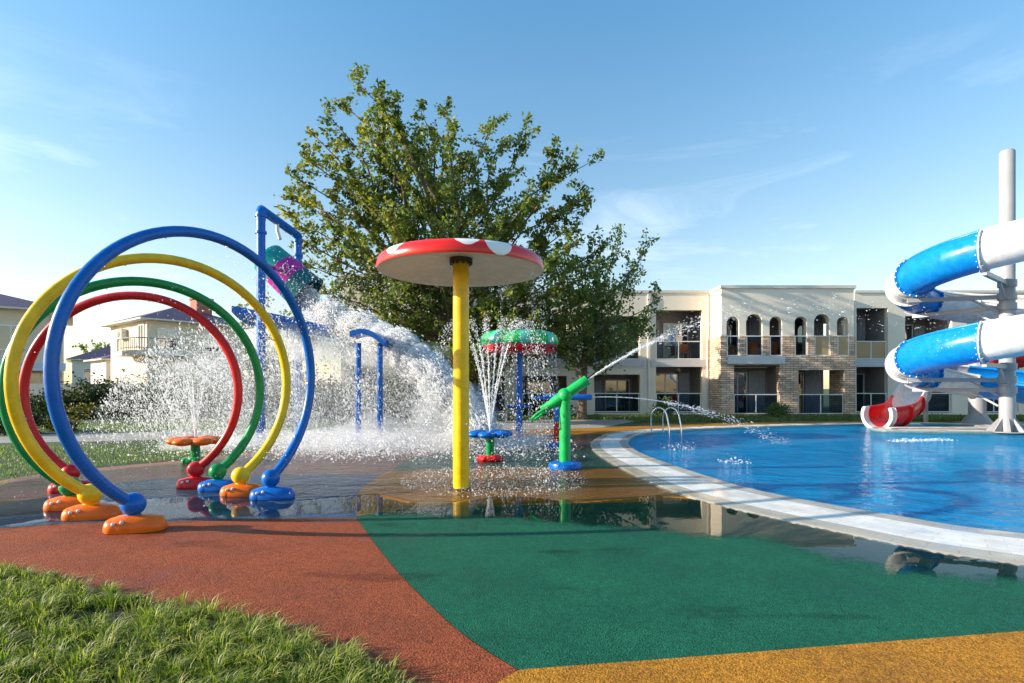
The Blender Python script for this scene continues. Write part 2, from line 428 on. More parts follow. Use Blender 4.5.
def fast_mesh(name, V, Fq, mat, attr=None, parent=None, smooth=False, loc=(0, 0, 0)):
    """numpy mesh: V (n,3), Fq (m,k)"""
    me = bpy.data.meshes.new(name)
    k = Fq.shape[1]
    me.vertices.add(len(V)); me.loops.add(Fq.size); me.polygons.add(len(Fq))
    off = np.array(loc, float)
    if parent is not None: off = np.array(parent.location)
    me.vertices.foreach_set('co', (V - off).astype(np.float32).ravel())
    me.loops.foreach_set('vertex_index', Fq.astype(np.int32).ravel())
    me.polygons.foreach_set('loop_start', (np.arange(len(Fq)) * k).astype(np.int32))
    if smooth: me.polygons.foreach_set('use_smooth', np.ones(len(Fq), bool))
    me.update(calc_edges=True); me.validate()
    if attr is not None:
        a = me.attributes.new('tone', 'FLOAT', 'POINT'); a.data.foreach_set('value', attr.astype(np.float32))
    me.materials.append(MAT[mat] if isinstance(mat, str) else mat)
    o = bpy.data.objects.new(name, me); COL.objects.link(o)
    if parent is not None: o.parent = parent
    else: o.location = off
    return o

# ------------------------------------------------------------------ sun, sky, camera
SUN_EL = math.radians(18.5); SUN_K = -.12
az = math.atan2(-1, SUN_K)     # clockwise from +Y
SUNV = Vector((math.sin(az) * math.cos(SUN_EL), math.cos(az) * math.cos(SUN_EL), math.sin(SUN_EL)))
def lighting():
    w = bpy.data.worlds.new("World"); sc.world = w; w.use_nodes = True
    nt = w.node_tree; bg = nt.nodes['Background']
    s = nt.nodes.new('ShaderNodeTexSky'); s.sky_type = 'NISHITA'; s.sun_disc = False
    s.sun_elevation = SUN_EL; s.sun_rotation = az
    s.air_density = 1.0; s.dust_density = .6; s.ozone_density = 1.6
    # thin cirrus: streaky noise on the view direction, kept low in the sky
    tc = nt.nodes.new('ShaderNodeTexCoord'); mp = nt.nodes.new('ShaderNodeMapping'); mp.inputs['Scale'].default_value = (1.3, 1.3, 5.5); mp.inputs['Rotation'].default_value = (0.1, .28, 0)
    nt.links.new(tc.outputs['Generated'], mp.inputs[0])
    n = nd(nt, 'ShaderNodeTexNoise', Scale=2.2, Detail=8., Roughness=.62, Distortion=.5); nt.links.new(mp.outputs[0], n.inputs['Vector'])
    cl = ramp(nt, n.outputs['Fac'], [(.54, (0, 0, 0)), (.80, (.42, .42, .42))])
    sx = nt.nodes.new('ShaderNodeSeparateXYZ'); nt.links.new(tc.outputs['Generated'], sx.inputs[0])
    el = ramp(nt, sx.outputs[2], [(.0, (.9, .9, .9)), (.28, (.75, .75, .75)), (.48, (0, 0, 0))])
    fac = mixc(nt, 1., cl, el, 'MULTIPLY')
    tint = ramp(nt, sx.outputs[2], [(.0, (.86, .73, .65)), (.22, (.85, .83, .75)), (.62, (.50, .89, .98))])
    lift = mixc(nt, 1., s.outputs[0], tint, 'MULTIPLY')
    c = mixc(nt, fac, lift, (5.2, 5.6, 6.0))
    nt.links.new(c, bg.inputs[0]); bg.inputs[1].default_value = SKY_STRENGTH
    L = bpy.data.lights.new('sun', 'SUN'); L.energy = 4.8; L.angle = math.radians(.5); L.color = (1., .87, .70)
    o = bpy.data.objects.new('sun', L); COL.objects.link(o); o.rotation_euler = (-SUNV).to_track_quat('-Z', 'Y').to_euler()
    cam = bpy.data.cameras.new('camera'); co = bpy.data.objects.new('camera', cam); COL.objects.link(co)
    co.location = (0, 0, H); co.rotation_euler = (PI / 2, 0, 0)
    cam.sensor_width = 36; cam.lens = F / 1024 * 36; cam.shift_y = (YH - 341.5) / 1024; cam.clip_end = 3000
    sc.camera = co
    sc.view_settings.view_transform = 'Standard'; sc.view_settings.look = 'None'; sc.view_settings.gamma = 1
    sc.view_settings.exposure = EXPOSURE; sc.view_settings.use_curve_mapping = False
    sc.render.engine = 'CYCLES'
    try:
        sc.cycles.use_denoising = True; sc.cycles.denoiser = 'OPENIMAGEDENOISE'
        sc.cycles.max_bounces = 10; sc.cycles.diffuse_bounces = 6; sc.cycles.transparent_max_bounces = 40; sc.cycles.volume_bounces = 6
        sc.cycles.sample_clamp_indirect = 6; sc.cycles.caustics_reflective = False; sc.cycles.caustics_refractive = False
    except Exception: pass
SKY_STRENGTH = .15; EXPOSURE = 1.08
lighting()

# ------------------------------------------------------------------ pool outline
def off_curve(pts, d):
    """offset closed xy polygon outward by d (counter clockwise or not)"""
    n = len(pts); area = sum(pts[i][0] * pts[(i + 1) % n][1] - pts[(i + 1) % n][0] * pts[i][1] for i in range(n))
    sgn = 1 if area > 0 else -1; out = []
    for i in range(n):
        a = Vector(pts[i - 1]); b = Vector(pts[(i + 1) % n]); t = (b - a).normalized()
        nrm = Vector((t.y, -t.x)) * sgn
        e = d * float(np.interp(pts[i][1], [5, 7, 12, 16], [1.12, 1.05, .86, .78])) if d > 0 else d
        out.append((pts[i][0] + nrm.x * e, pts[i][1] + nrm.y * e))
    return out
near = [(1024, 536), (958, 528), (908, 519.6), (837, 507.5), (777, 496), (730, 484.5), (677, 467.5), (645, 455.5), (631, 447.5), (628.5, 441.5), (640, 434.5), (684, 430.3), (754, 427.3), (824, 425.3)]
pl = [(20, 1.2), (13, 1.9), (10, 2.6), (8, 3.55), (6.8, 4.45), (5.95, 5.12)] + [G(*p) for p in near] + [(15.3, 23.2), (17.6, 23.2), (18.3, 22.3), (17.6, 21.4), (14.2, 21.3), (13.1, 20.4), (13.7, 19.4), (18, 18.6), (26, 18.0), (40, 17.5), (40, 2)]
POOL = [(p.x, p.y) for p in crom([Vector((x, y)) for x, y in pl], 6, closed=True)]
COPING_OUT = off_curve(POOL, 1.25)

def ground():
    big = [(-600, -200), (600, -200), (600, 900), (-600, 900)]
    sheet('lawn_ground', [big, POOL], 0.0, 'lawn')
    # pool shell and water
    mb = MB(); n = len(POOL)
    mb.v = [(x, y, -.002) for x, y in POOL] + [(x, y, -2.6) for x, y in POOL]
    for i in range(n): j = (i + 1) % n; mb.f.append((i, j, n + j, n + i)); mb.m.append(0)
    for t in tessellate_polygon([[Vector((x, y, 0)) for x, y in POOL]]): mb.f.append(tuple(n + q for q in t)); mb.m.append(0)
    o = mb.build('pool_basin', 'pool'); o['kind'] = 'structure'
    o = sheet('pool_water', [off_curve(POOL, -.005)], -.045, 'pool_water')
    # coping ring with uv, outer edge rounded down
    prof = [(0, -.12), (0, .018), (.02, .03), (1.2, .03), (1.25, .018), (1.25, -.02)]
    mb = MB(); rings = [[(x, y, z) for x, y in off_curve(POOL, d)] for d, z in prof]
    for r in rings: mb.v.extend(r)
    L = [0]
    for i in range(n): L.append(L[-1] + (Vector(POOL[(i + 1) % n]) - Vector(POOL[i])).length)
    uvs = []
    for a in range(len(prof) - 1):
        for i in range(n):
            j = (i + 1) % n
            mb.f.append((a * n + i, a * n + j, (a + 1) * n + j, (a + 1) * n + i)); mb.m.append(0)
            uvs += [(L[i], prof[a][0]), (L[i + 1], prof[a][0]), (L[i + 1], prof[a + 1][0]), (L[i], prof[a + 1][0])]
    me = bpy.data.meshes.new('pool_coping'); me.from_pydata(mb.v, [], mb.f)
    ul = me.uv_layers.new(name='UVMap')
    for q, uvv in zip(ul.data, uvs): q.uv = uvv
    me.materials.append(MAT['coping'])
    area = sum(POOL[i][0] * POOL[(i + 1) % n][1] - POOL[(i + 1) % n][0] * POOL[i][1] for i in range(n))
    if area > 0: me.flip_normals()
    o = bpy.data.objects.new('pool_coping', me); COL.objects.link(o); o['kind'] = 'structure'
    # paved wet base under everything (ends under the coping)
    mid = off_curve(POOL, .9)
    # portion of the coping facing the splash pad, from right/near to far
    idx = [i for i, p in enumerate(mid) if p[0] < 12.5 and p[1] < 24.6 and not (p[0] > 9 and p[1] > 19)]
    seq = [mid[i] for i in idx]
    far_end = seq[-1]
    left_edge = [G(-60, 497), G(0, 481), G(60, 472), G(110, 467), G(160, 462.5), G(215, 457), G(260, 451), G(300, 445), G(340, 440), G(400, 437), G(470, 435.5), G(540, 434)]
    left_edge = [tuple(p) for p in crom([Vector(p) for p in left_edge], 5)]
    base = [(-14, -3)] + [(-14, 4.8)] + left_edge + [G(600, 431.5), G(700, 426.5), G(800, 423.2)] + seq[::-1] + [(20, -3)]
    sheet('wet_rubber_ground', [base], .004, 'pink_rub')
    # front patches
    gb = [(357, 519.5), (366, 532), (377, 547), (392, 566), (410, 586), (430, 606), (456, 630), (486, 652), (520, 672.5)]
    gb = [G(*p) for p in gb]
    gb = [tuple(p) for p in crom([Vector(p) for p in gb], 6)]
    oc_top = [(520, 672.5), (600, 666.5), (700, 659), (830, 648.5), (940, 640), (1024, 633.5), (1200, 620)]
    oc = [tuple(p) for p in crom([Vector(G(*p)) for p in oc_top], 5)]
    near_seq = [p for p in seq if p[1] < 9.2]      # coping side of the green sheet
    circ_front = [(357, 517), (395, 511), (450, 508), (520, 506), (600, 504), (700, 501)]
    cf = [tuple(p) for p in crom([Vector(G(*p)) for p in circ_front], 4)]
    right_pt = off_curve(POOL, .9)
    green = gb + oc[1:] + [p for p in seq if cf[-1][1] > p[1] > 4.1 and p[0] > 1.5] + cf[::-1]
    sheet('green_rubber_ground', [green], .012, 'green')
    ochre = oc + [(6.2, 3.2), (9, 1.2), (9, -2), (-.4, -2), G(470, 702), G(500, 684)]
    sheet('ochre_rubber_ground', [ochre], .016, 'ochre')
    ge = [(-120, 556), (-40, 566), (0, 572), (60, 584), (120, 597), (160, 606), (225, 616), (280, 633), (330, 652), (370, 668), (405, 685), (440, 706)]
    GE = [tuple(p) for p in crom([Vector(G(*p)) for p in ge], 5)]
    blue_front = [(-90, 531), (0, 529), (60, 524.5), (130, 523), (200, 521), (280, 519), (357, 518.5)]
    bf = [tuple(p) for p in crom([Vector(G(*p)) for p in blue_front], 5)]
    terra = bf + gb[1:] + [G(500, 684), G(470, 702), (-.4, 1.5), (-.45, 2.4)] + GE[::-1] + [(-8.5, 5.5)]
    sheet('terracotta_rubber_ground', [terra], .008, 'terracotta')
    soil = [(x - .02, y + .03) for x, y in GE] + [(x - .3, y - .35) for x, y in GE[::-1]]
    sheet('soil_strip', [soil], .0105, 'soil')
    verge = [(x - .1, y - .12) for x, y in GE] + [(-.6, 0), (-9, 0), (-9, 4.4)]
    sheet('grass_verge', [verge], .02, 'shaded_soil')
    bt = [(357, 517), (352, 503), (362, 488), (381, 475), (300, 474.5), (200, 476), (120, 483), (60, 495), (0, 506), (-90, 516)]
    sheet('blue_rubber_ground', [bf + [G(*p) for p in bt]], .0105, 'blue_rub')
    # ochre circle round the mushroom, teal band behind it
    ring = [(357, 517), (352, 503), (362, 488), (381, 475), (400, 471.5), (470, 468.5), (560, 468), (640, 470)]
    rr = [tuple(p) for p in crom([Vector(G(*p)) for p in ring], 5)]
    r2 = [p for p in seq if rr[-1][1] > p[1] > cf[-1][1] and p[0] < 6]
    sheet('ochre_circle_ground', [rr + r2[::-1] + cf[::-1]], .010, 'ochre')
    tb = [(392, 470.5), (404, 463), (425, 456.5), (480, 452.5), (540, 450.5), (600, 449.5)]
    tt = [tuple(p) for p in crom([Vector(G(*p)) for p in tb], 4)]
    r3 = [p for p in seq if tt[-1][1] > p[1] > rr[-1][1] and p[0] < 6]
    low = [G(640, 469.5), G(560, 467.5), G(470, 468), G(400, 471)]
    sheet('teal_rubber_ground', [tt + r3[::-1] + low], .0075, 'teal_rub')
    far = [G(500, 437.5), G(555, 436.5), G(600, 435.5), G(640, 432), G(720, 427.6), G(800, 425.2), G(900, 423.8), G(900, 420.6), G(800, 421.3), G(720, 423.0), G(640, 426.3), G(560, 429.6), G(500, 431.5)]
    sheet('ochre_path', [far], .0125, 'ochre')
    sheet('concrete_path', [[G(-200, 447), G(120, 441), G(260, 436.5), G(420, 432), G(600, 428), G(640, 420.5), G(560, 419.5), G(420, 424), G(260, 429), G(120, 433), G(-200, 437)]], .004, 'paving')
    sheet('slide_deck_ground', [[(13.6, 21.0), (13.4, 20.4), (14, 19.7), (18, 18.95), (26, 18.4), (40, 18), (40, 25), (19.6, 25), (18.9, 22.2), (17.8, 21.1)]], .005, 'paving')
    # water films
    calm = [(-120, 541), (-40, 536), (20, 531), (90, 525), (140, 527), (200, 523), (260, 521.5), (345, 519), (400, 521), (480, 522), (560, 528), (640, 534), (690, 540), (760, 546), (800, 556), (835, 568), (850, 566), (870, 576), (900, 578), (960, 587), (1024, 594), (1100, 604)]
    rnd = random.Random(3)
    cp = []
    from mathutils import noise as mn
    for p in crom([Vector(G(*q)) for q in calm], 40):
        w = sum(mn.noise(Vector((p.x * f, p.y * f * .6, 3.3 * f))) / f ** .75 for f in (1.7, 4, 9, 21, 45)) * .16
        cp.append((p.x, p.y + w))
    mid2 = [p for p in off_curve(POOL, 1.2)]
    sq = [mid2[i] for i in idx]
    ydiv = 7.55
    c_edge = [p for p in sq if 4.2 < p[1] < ydiv and p[0] > 1]
    if c_edge[0][1] > c_edge[-1][1]: c_edge = c_edge[::-1]
    divl = [(c_edge[-1][0] - i * .55, ydiv + .25 * math.sin(i * 1.7) + rnd.uniform(-.12, .12)) for i in range(1, 25)]
    divl = [p for p in divl if p[0] > -9.3]
    # fine grid; each vertex knows how far inside the wet edge it lies (metres)
    poly = np.array(cp + c_edge + divl + [(-9.6, 7.0)]); st = .06
    gx_, gy_ = np.meshgrid(np.arange(-9.6, 6.5, st), np.arange(3.6, 8.2, st)); Q = np.stack([gx_.ravel(), gy_.ravel()], 1)
    ins = np.zeros(len(Q), bool); j = len(poly) - 1
    for i in range(len(poly)):
        a, b = poly[i], poly[j]
        c = ((a[1] > Q[:, 1]) != (b[1] > Q[:, 1])); xx = (b[0] - a[0]) * (Q[:, 1] - a[1]) / (b[1] - a[1] + 1e-12) + a[0]
        ins ^= c & (Q[:, 0] < xx); j = i
    E = np.array(cp); dmin = np.full(len(Q), 9.)
    for e in E[::3]: dmin = np.minimum(dmin, np.hypot(Q[:, 0] - e[0], Q[:, 1] - e[1]))
    sd = np.where(ins, dmin, -dmin); sd = np.where(~ins & (dmin > .4), -9, sd)
    ok = sd > -.3; W_ = gx_.shape[1]; Hh = gx_.shape[0]
    ii = (np.arange(Hh - 1)[:, None] * W_ + np.arange(W_ - 1)[None]).ravel(); Fq = np.stack([ii, ii + 1, ii + 1 + W_, ii + W_], 1)
    Fq = Fq[ok[Fq].all(1)]
    us, inv = np.unique(Fq.ravel(), return_inverse=True)
    V = np.concatenate([Q[us], np.full((len(us), 1), .022)], 1)
    o = fast_mesh('puddle_water', V, inv.reshape(-1, 4), 'film', np.clip(sd[us], -.3, .6)); o['kind'] = 'structure'
    f_edge = [p for p in sq if ydiv <= p[1] < 18.5 and p[0] < 6]
    if f_edge[0][1] > f_edge[-1][1]: f_edge = f_edge[::-1]
    le = [p for p in left_edge if p[1] < 17.5]
    back = [(4.6, 18.3), (0, 17.6), (-3, 17.4)]
    sheet('rippled_puddle_water', [[(-9.6, 7.02)] + [(x, y + .004) for x, y in divl[::-1]] + f_edge + back + [(x + .3, y - .3) for x, y in le[::-1] if y > 8.5] ], .024, 'film2')
    return GE, left_edge
GE, LEFT_EDGE = ground()

# ------------------------------------------------------------------ grass
def grass_blades(name, n, sampler, hmin, hmax, w, label_kind='stuff', mat='grass', clump=True, bend=.5):
    XY = sampler(n); n = len(XY)
    h = RNG.uniform(hmin, hmax, n) * (0.6 + .8 * RNG.random(n))
    # clumpy height
    ph = np.sin(XY[:, 0] * 5.1 + 1.3 * np.sin(XY[:, 1] * 7)) * np.cos(XY[:, 1] * 6.3 + XY[:, 0] * 2.2)
    h *= 1 + .45 * ph
    a = RNG.uniform(0, 2 * PI, n); lean = RNG.uniform(.1, 1., n) * bend * h
    d = np.stack([np.cos(a), np.sin(a)], 1); q = np.stack([-d[:, 1], d[:, 0]], 1)
    ww = w * RNG.uniform(.6, 1.4, n)
    V = np.zeros((n, 5, 3))
    z0 = np.full(n, .015)
    V[:, 0, :2] = XY - q * ww[:, None] / 2; V[:, 1, :2] = XY + q * ww[:, None] / 2; V[:, 0, 2] = V[:, 1, 2] = z0
    m = XY + d * (lean * .35)[:, None]
    V[:, 2, :2] = m - q * ww[:, None] * .42; V[:, 3, :2] = m + q * ww[:, None] * .42; V[:, 2, 2] = V[:, 3, 2] = h * .6 + z0
    V[:, 4, :2] = XY + d * lean[:, None]; V[:, 4, 2] = h * (1 - .25 * (lean / h)) + z0
    i = np.arange(n)[:, None] * 5
    Fq = np.concatenate([i + np.array([[0, 1, 3]]), i + np.array([[0, 3, 2]]), i + np.array([[2, 3, 4]])], 0)
    t0 = np.clip(RNG.normal(.42, .22, n) - .12 * ph, 0, 1)
    tone = np.stack([t0 * .7, t0 * .7, t0, t0, np.clip(t0 + .18, 0, 1)], 1)
    o = fast_mesh(name, V.reshape(-1, 3), Fq, mat, tone.ravel())
    o['kind'] = label_kind
    return o
gx = np.array([p[0] for p in GE]); gy = np.array([p[1] for p in GE])
def front_sampler(n):
    x = RNG.uniform(-6.2, -.35, n * 3); y = RNG.uniform(2.0, 5.2, n * 3)
    # edge as y(x) on a monotone curve
    o = np.argsort(gx); ye = np.interp(x, gx[o], gy[o])
    wob = .06 * np.sin(x * 9) + .05 * np.sin(x * 23 + 1)
    dist = ye - y
    keep = (dist > .03 + wob) & (RNG.random(n * 3) < np.clip((dist + .1) * 5, .25, 1))
    patch = np.sin(x * 3.3 + np.sin(y * 4)) + np.cos(y * 5.1 + x) > -1.45
    keep &= patch | (RNG.random(n * 3) < .3)
    return np.stack([x, y], 1)[keep][:n]
def tufts(name, nt_, per, mat):
    c = front_sampler(nt_); n = len(c); R_ = RNG.uniform(.025, .075, n); hh = RNG.uniform(.045, .12, n) * (1 + .5 * (RNG.random(n) > .9)); tt = np.clip(RNG.normal(.42, .2, n), .02, .95)
    k = RNG.integers(int(per * .5), int(per * 1.5), n); idx = np.repeat(np.arange(n), k); m = len(idx)
    a = RNG.uniform(0, 2 * PI, m); q = np.sqrt(RNG.random(m)); d = np.stack([np.cos(a), np.sin(a)], 1)
    XY = c[idx] + d * (q * R_[idx])[:, None]; h = hh[idx] * RNG.uniform(.55, 1.2, m); lean = h * (.15 + .9 * q * RNG.uniform(.4, 1.2, m))
    wind = np.array([[.25, -.05]]); e = d + wind + RNG.normal(0, .3, (m, 2)); e /= np.linalg.norm(e, axis=1)[:, None]; sd = np.stack([-e[:, 1], e[:, 0]], 1)
    w = RNG.uniform(.0035, .0075, m); V = np.zeros((m, 5, 3)); z0 = .016
    V[:, 0, :2] = XY - sd * w[:, None] / 2; V[:, 1, :2] = XY + sd * w[:, None] / 2; V[:, :2, 2] = z0
    mid = XY + e * (lean * .32)[:, None]; V[:, 2, :2] = mid - sd * w[:, None] * .45; V[:, 3, :2] = mid + sd * w[:, None] * .45; V[:, 2, 2] = V[:, 3, 2] = z0 + h * .62
    V[:, 4, :2] = XY + e * lean[:, None]; V[:, 4, 2] = z0 + np.maximum(h - lean * .35, h * .35)
    i = np.arange(m)[:, None] * 5; Fq = np.concatenate([i + np.array([[0, 1, 3]]), i + np.array([[0, 3, 2]]), i + np.array([[2, 3, 4]])], 0)
    dry = RNG.random(m) < .10
    t0 = np.clip(tt[idx] * .75 + RNG.normal(.05, .13, m) + dry * .5, 0, 1)
    tone = np.stack([t0 * .5, t0 * .5, t0, t0, np.clip(t0 + .3, 0, 1)], 1)
    fast_mesh(name, V.reshape(-1, 3), Fq, mat, tone.ravel())['kind'] = 'stuff'
tufts('grass', 3500, 36, 'grass')
def strip_sampler(n):
    lx = np.array([p[0] for p in LEFT_EDGE]); ly = np.array([p[1] for p in LEFT_EDGE])
    x = RNG.uniform(-22, -3, n); y = RNG.uniform(7, 23, n); o = np.argsort(lx)
    ye = np.interp(x, lx[o], ly[o])
    k = (y > ye + .1 + .1 * np.sin(x * 4)) & (np.abs(x / y) < .98) & ((y < 14.3 + .01 * x) | (y > 19.2))
    return np.stack([x, y], 1)[k]
grass_blades('lawn_grass', 60000, strip_sampler, .03, .06, .016, bend=.7, mat='leaf_dark')
def hotel_sampler(n):
    x = RNG.uniform(-3, 26, n); y = RNG.uniform(24.6, 29.2, n)
    k = ~((x > 12.5) & (y < 25.2)) & ~((x < 5.5) & (y < 26.8 + .2 * x * 0))
    return np.stack([x, y], 1)[k]
grass_blades('hotel_lawn_grass', 30000, hotel_sampler, .08, .15, .03, bend=.6, mat='leaf_dark')

# ------------------------------------------------------------------ spray hoops
def pebble(mb, c, ax, L, Wd, Hh, n=28, m=12, z0=0., e=.72, mi=0):
    """rounded flat-bottomed shell, long axis ax"""
    ax = Vector((ax[0], ax[1], 0)).normalized(); q = Vector((-ax.y, ax.x, 0)); c = Vector(c); vs = []
    prof = [(1.0, 0.0), (1.02, .18), (1.0, .38), (.95, .58), (.84, .78), (.66, .91), (.4, .98), (1e-4, 1.0)]
    for r, z in prof:
        for k in range(n):
            t = 2 * PI * k / n
            cx = math.copysign(abs(math.cos(t)) ** e, math.cos(t)); sy = math.copysign(abs(math.sin(t)) ** e, math.sin(t))
            p = c + ax * (cx * L / 2 * r) + q * (sy * Wd / 2 * r); vs.append((p.x, p.y, z0 + z * Hh))
    fs = [(i * n + k, i * n + (k + 1) % n, (i + 1) * n + (k + 1) % n, (i + 1) * n + k) for i in range(len(prof) - 1) for k in range(n)]
    fs.append(tuple(range(n - 1, -1, -1)))
    mb.add(vs, fs, mi)
def hoop(colr, mname, a, b, R, fa, fb, label):
    a = Vector((*a, 0)); b = Vector((*b, 0)); m = (a + b) / 2; c = (b - a).length; u = (b - a).normalized(); zb = .285
    zc = zb + math.sqrt(R * R - c * c / 4)
    t = thing('spray_hoop', (m.x, m.y, .012), label, 'water hoop', 'spray hoops standing in a row')
    a0 = math.atan2(zb - zc, c / 2); a1 = PI - a0
    pts = []
    N = 72
    for i in range(N + 1):
        g = a0 + (a1 - a0) * i / N
        pts.append((m.x + u.x * R * math.cos(g), m.y + u.y * R * math.cos(g), zc + R * math.sin(g)))
    MB().tube(pts, .061, 18).build('ring', mname, t, 60)
    for i in range(6, N - 5, 7):     # spray nozzles let into the inner side of the ring
        nz = MB(); p = Vector(pts[i]); inn = (Vector((m.x, m.y, zc)) - p).normalized()
        nz.lathe([(.012, .0), (.012, .012), (.005, .014)], p + inn * .057, 8, inn); nz.build('nozzle', 'steel', t, 40)
    for p, fm, yaw in ((a, fa, (-1, -.22)), (b, fb, (-1, -.05))):
        mbb = MB(); mbb.ball((p.x, p.y, zb), .12)
        j = mbb.build('ball_joint', mname, t, 60)
        mb = MB(); mb.lathe([(.07, .15), (.07, .18), (.055, .195)], (p.x, p.y, 0), 16); mb.build('collar', mname, t, 40)
        ax = Vector((*yaw, 0)).normalized(); q = Vector((-ax.y, ax.x, 0))
        cc = (p.x + .03, p.y)
        mb = MB(); pebble(mb, (cc[0], cc[1], 0), ax, .56, .31, .165, z0=.012)
        ft = mb.build('foot', fm, t, 50)
        mb = MB(); nc = Vector((cc[0], cc[1], 0)) + ax * .165; pebble(mb, nc, ax, .25, .295, .13, z0=.024, e=.9)
        mb.build('nose_cover', fm, ft, 50)
        for s in (-1, 1):
            for k in (.075, .155):
                mb = MB(); pos = Vector((cc[0], cc[1], .122 - (k - .1) * .2)) + ax * k + q * (s * (.146 - (k - .1) * .05))
                mb.ball(pos, .02, 10, 6); mb.build('bolt', 'p_white', ft, 50)
hoop('blue', 'p_blue', (-3.97, 5.87), (-3.25, 7.54), 1.655, 'p_orange', 'p_blue', 'bright blue spray hoop nearest and largest, with one orange and one blue foot')
hoop('yellow', 'p_yellow', (-4.83, 6.41), (-3.77, 7.78), 1.55, 'p_orange', 'p_orange', 'yellow spray hoop standing on two orange feet behind the blue one')
hoop('green', 'p_green', (-5.45, 6.91), (-4.28, 8.14), 1.455, 'p_orange', 'p_blue', 'green spray hoop between the yellow and red ones')
hoop('red', 'p_red', (-6.36, 8.07), (-4.73, 8.38), 1.42, 'p_red', 'p_red', 'red spray hoop with red feet, smallest and farthest of the row')

# ------------------------------------------------------------------ mushroom shower
def mushroom():
    x, y = -.75, 8.24
    t = thing('mushroom_shower', (x, y, .012), 'giant mushroom shower with white spotted red cap on a thick yellow pole', 'water shower')
    mb = MB(); mb.lathe([(.118, .012), (.118, 3.40)], (x, y, 0), 28); mb.build('pole', 'p_yellow', t, 40)
    for z in (1.3, .72): MB().lathe([(.1185, z - .022), (.1215, z - .02), (.1215, z + .02), (.1185, z + .022)], (x, y, 0), 28).build('pole_band', 'p_yellow', t, 40)
    mb = MB(); mb.lathe([(.124, 0.012), (.155, .02), (.155, .032), (.122, .036)], (x, y, .0), 24); mb.build('base_plate', 'dark_metal', t, 40)
    # cap: spotted red dome, own material with spots at fixed places on the dome
    m, nt, out = new_mat('spotted_cap'); p = nd(nt, 'ShaderNodeBsdfPrincipled', Roughness=.25)
    tc = nt.nodes.new('ShaderNodeTexCoord'); fac = None
    rnd = random.Random(5)
    spots = [(.60, -1.05, .20), (.17, -1.06, .17), (-.78, -.80, .17), (1.06, -.05, .20), (-1.15, .1, .2), (.3, .3, .3), (-.4, .6, .26), (.8, .75, .26), (-.35, -.3, .22), (0.05, 1.05, .2), (.6, -.35, .2)]
    for sx, sy, r in spots:
        vd = nd(nt, 'ShaderNodeVectorMath', operation='DISTANCE'); vd.inputs[1].default_value = (sx, sy, 3.46 - .09 * math.hypot(sx, sy) + .045)
        sp = nd(nt, 'ShaderNodeVectorMath', operation='MULTIPLY'); sp.inputs[1].default_value = (1, 1, 1)
        nt.links.new(tc.outputs['Object'], sp.inputs[0]); nt.links.new(sp.outputs[0], vd.inputs[0])
        lt = nd(nt, 'ShaderNodeMath', operation='LESS_THAN'); lt.inputs[1].default_value = r; nt.links.new(vd.outputs['Value'], lt.inputs[0])
        if fac is None: fac = lt.outputs[0]
        else:
            mxn = nd(nt, 'ShaderNodeMath', operation='MAXIMUM'); nt.links.new(fac, mxn.inputs[0]); nt.links.new(lt.outputs[0], mxn.inputs[1]); fac = mxn.outputs[0]
    c = mixc(nt, fac, (.68, .018, .012), (.78, .79, .79)); nt.links.new(c, p.inputs['Base Color'])
    nt.links.new(bump(nt, noise(nt, 18, 3), .05, .01), p.inputs['Normal'])
    nt.links.new(p.outputs[0], out.inputs[0])
    mb = MB(); R = 1.205
    mb.lathe([(R, 3.211), (R + .012, 3.25), (R - .01, 3.345), (R - .07, 3.40), (R - .25, 3.45), (R - .6, 3.51), (R - .95, 3.545), (1e-4, 3.56)], (x, y, 0), 72, ends=False)
    cap = mb.build('cap', m, t, 60)
    mb = MB(); mb.lathe([(R - .001, 3.21), (R - .03, 3.20), (R - .12, 3.225), (R - .4, 3.31), (R - .8, 3.385), (.2, 3.405), (1e-4, 3.405)], (x, y, 0), 72, ends=False); mb.build('cap_underside', 'p_cream', t, 60)
    mb = MB(); mb.lathe([(.122, 3.345), (.17, 3.35), (.17, 3.402), (.122, 3.403)], (x, y, 0), 24)
    fl = mb.build('flange', 'dark_metal', t, 40)
    for k in range(10):
        a = 2 * PI * k / 10; mb = MB(); mb.lathe([(.02, 3.31), (.02, 3.349)], (x + .147 * math.cos(a), y + .147 * math.sin(a), 0), 6); mb.build('flange_bolt', 'dark_metal', fl)
mushroom()

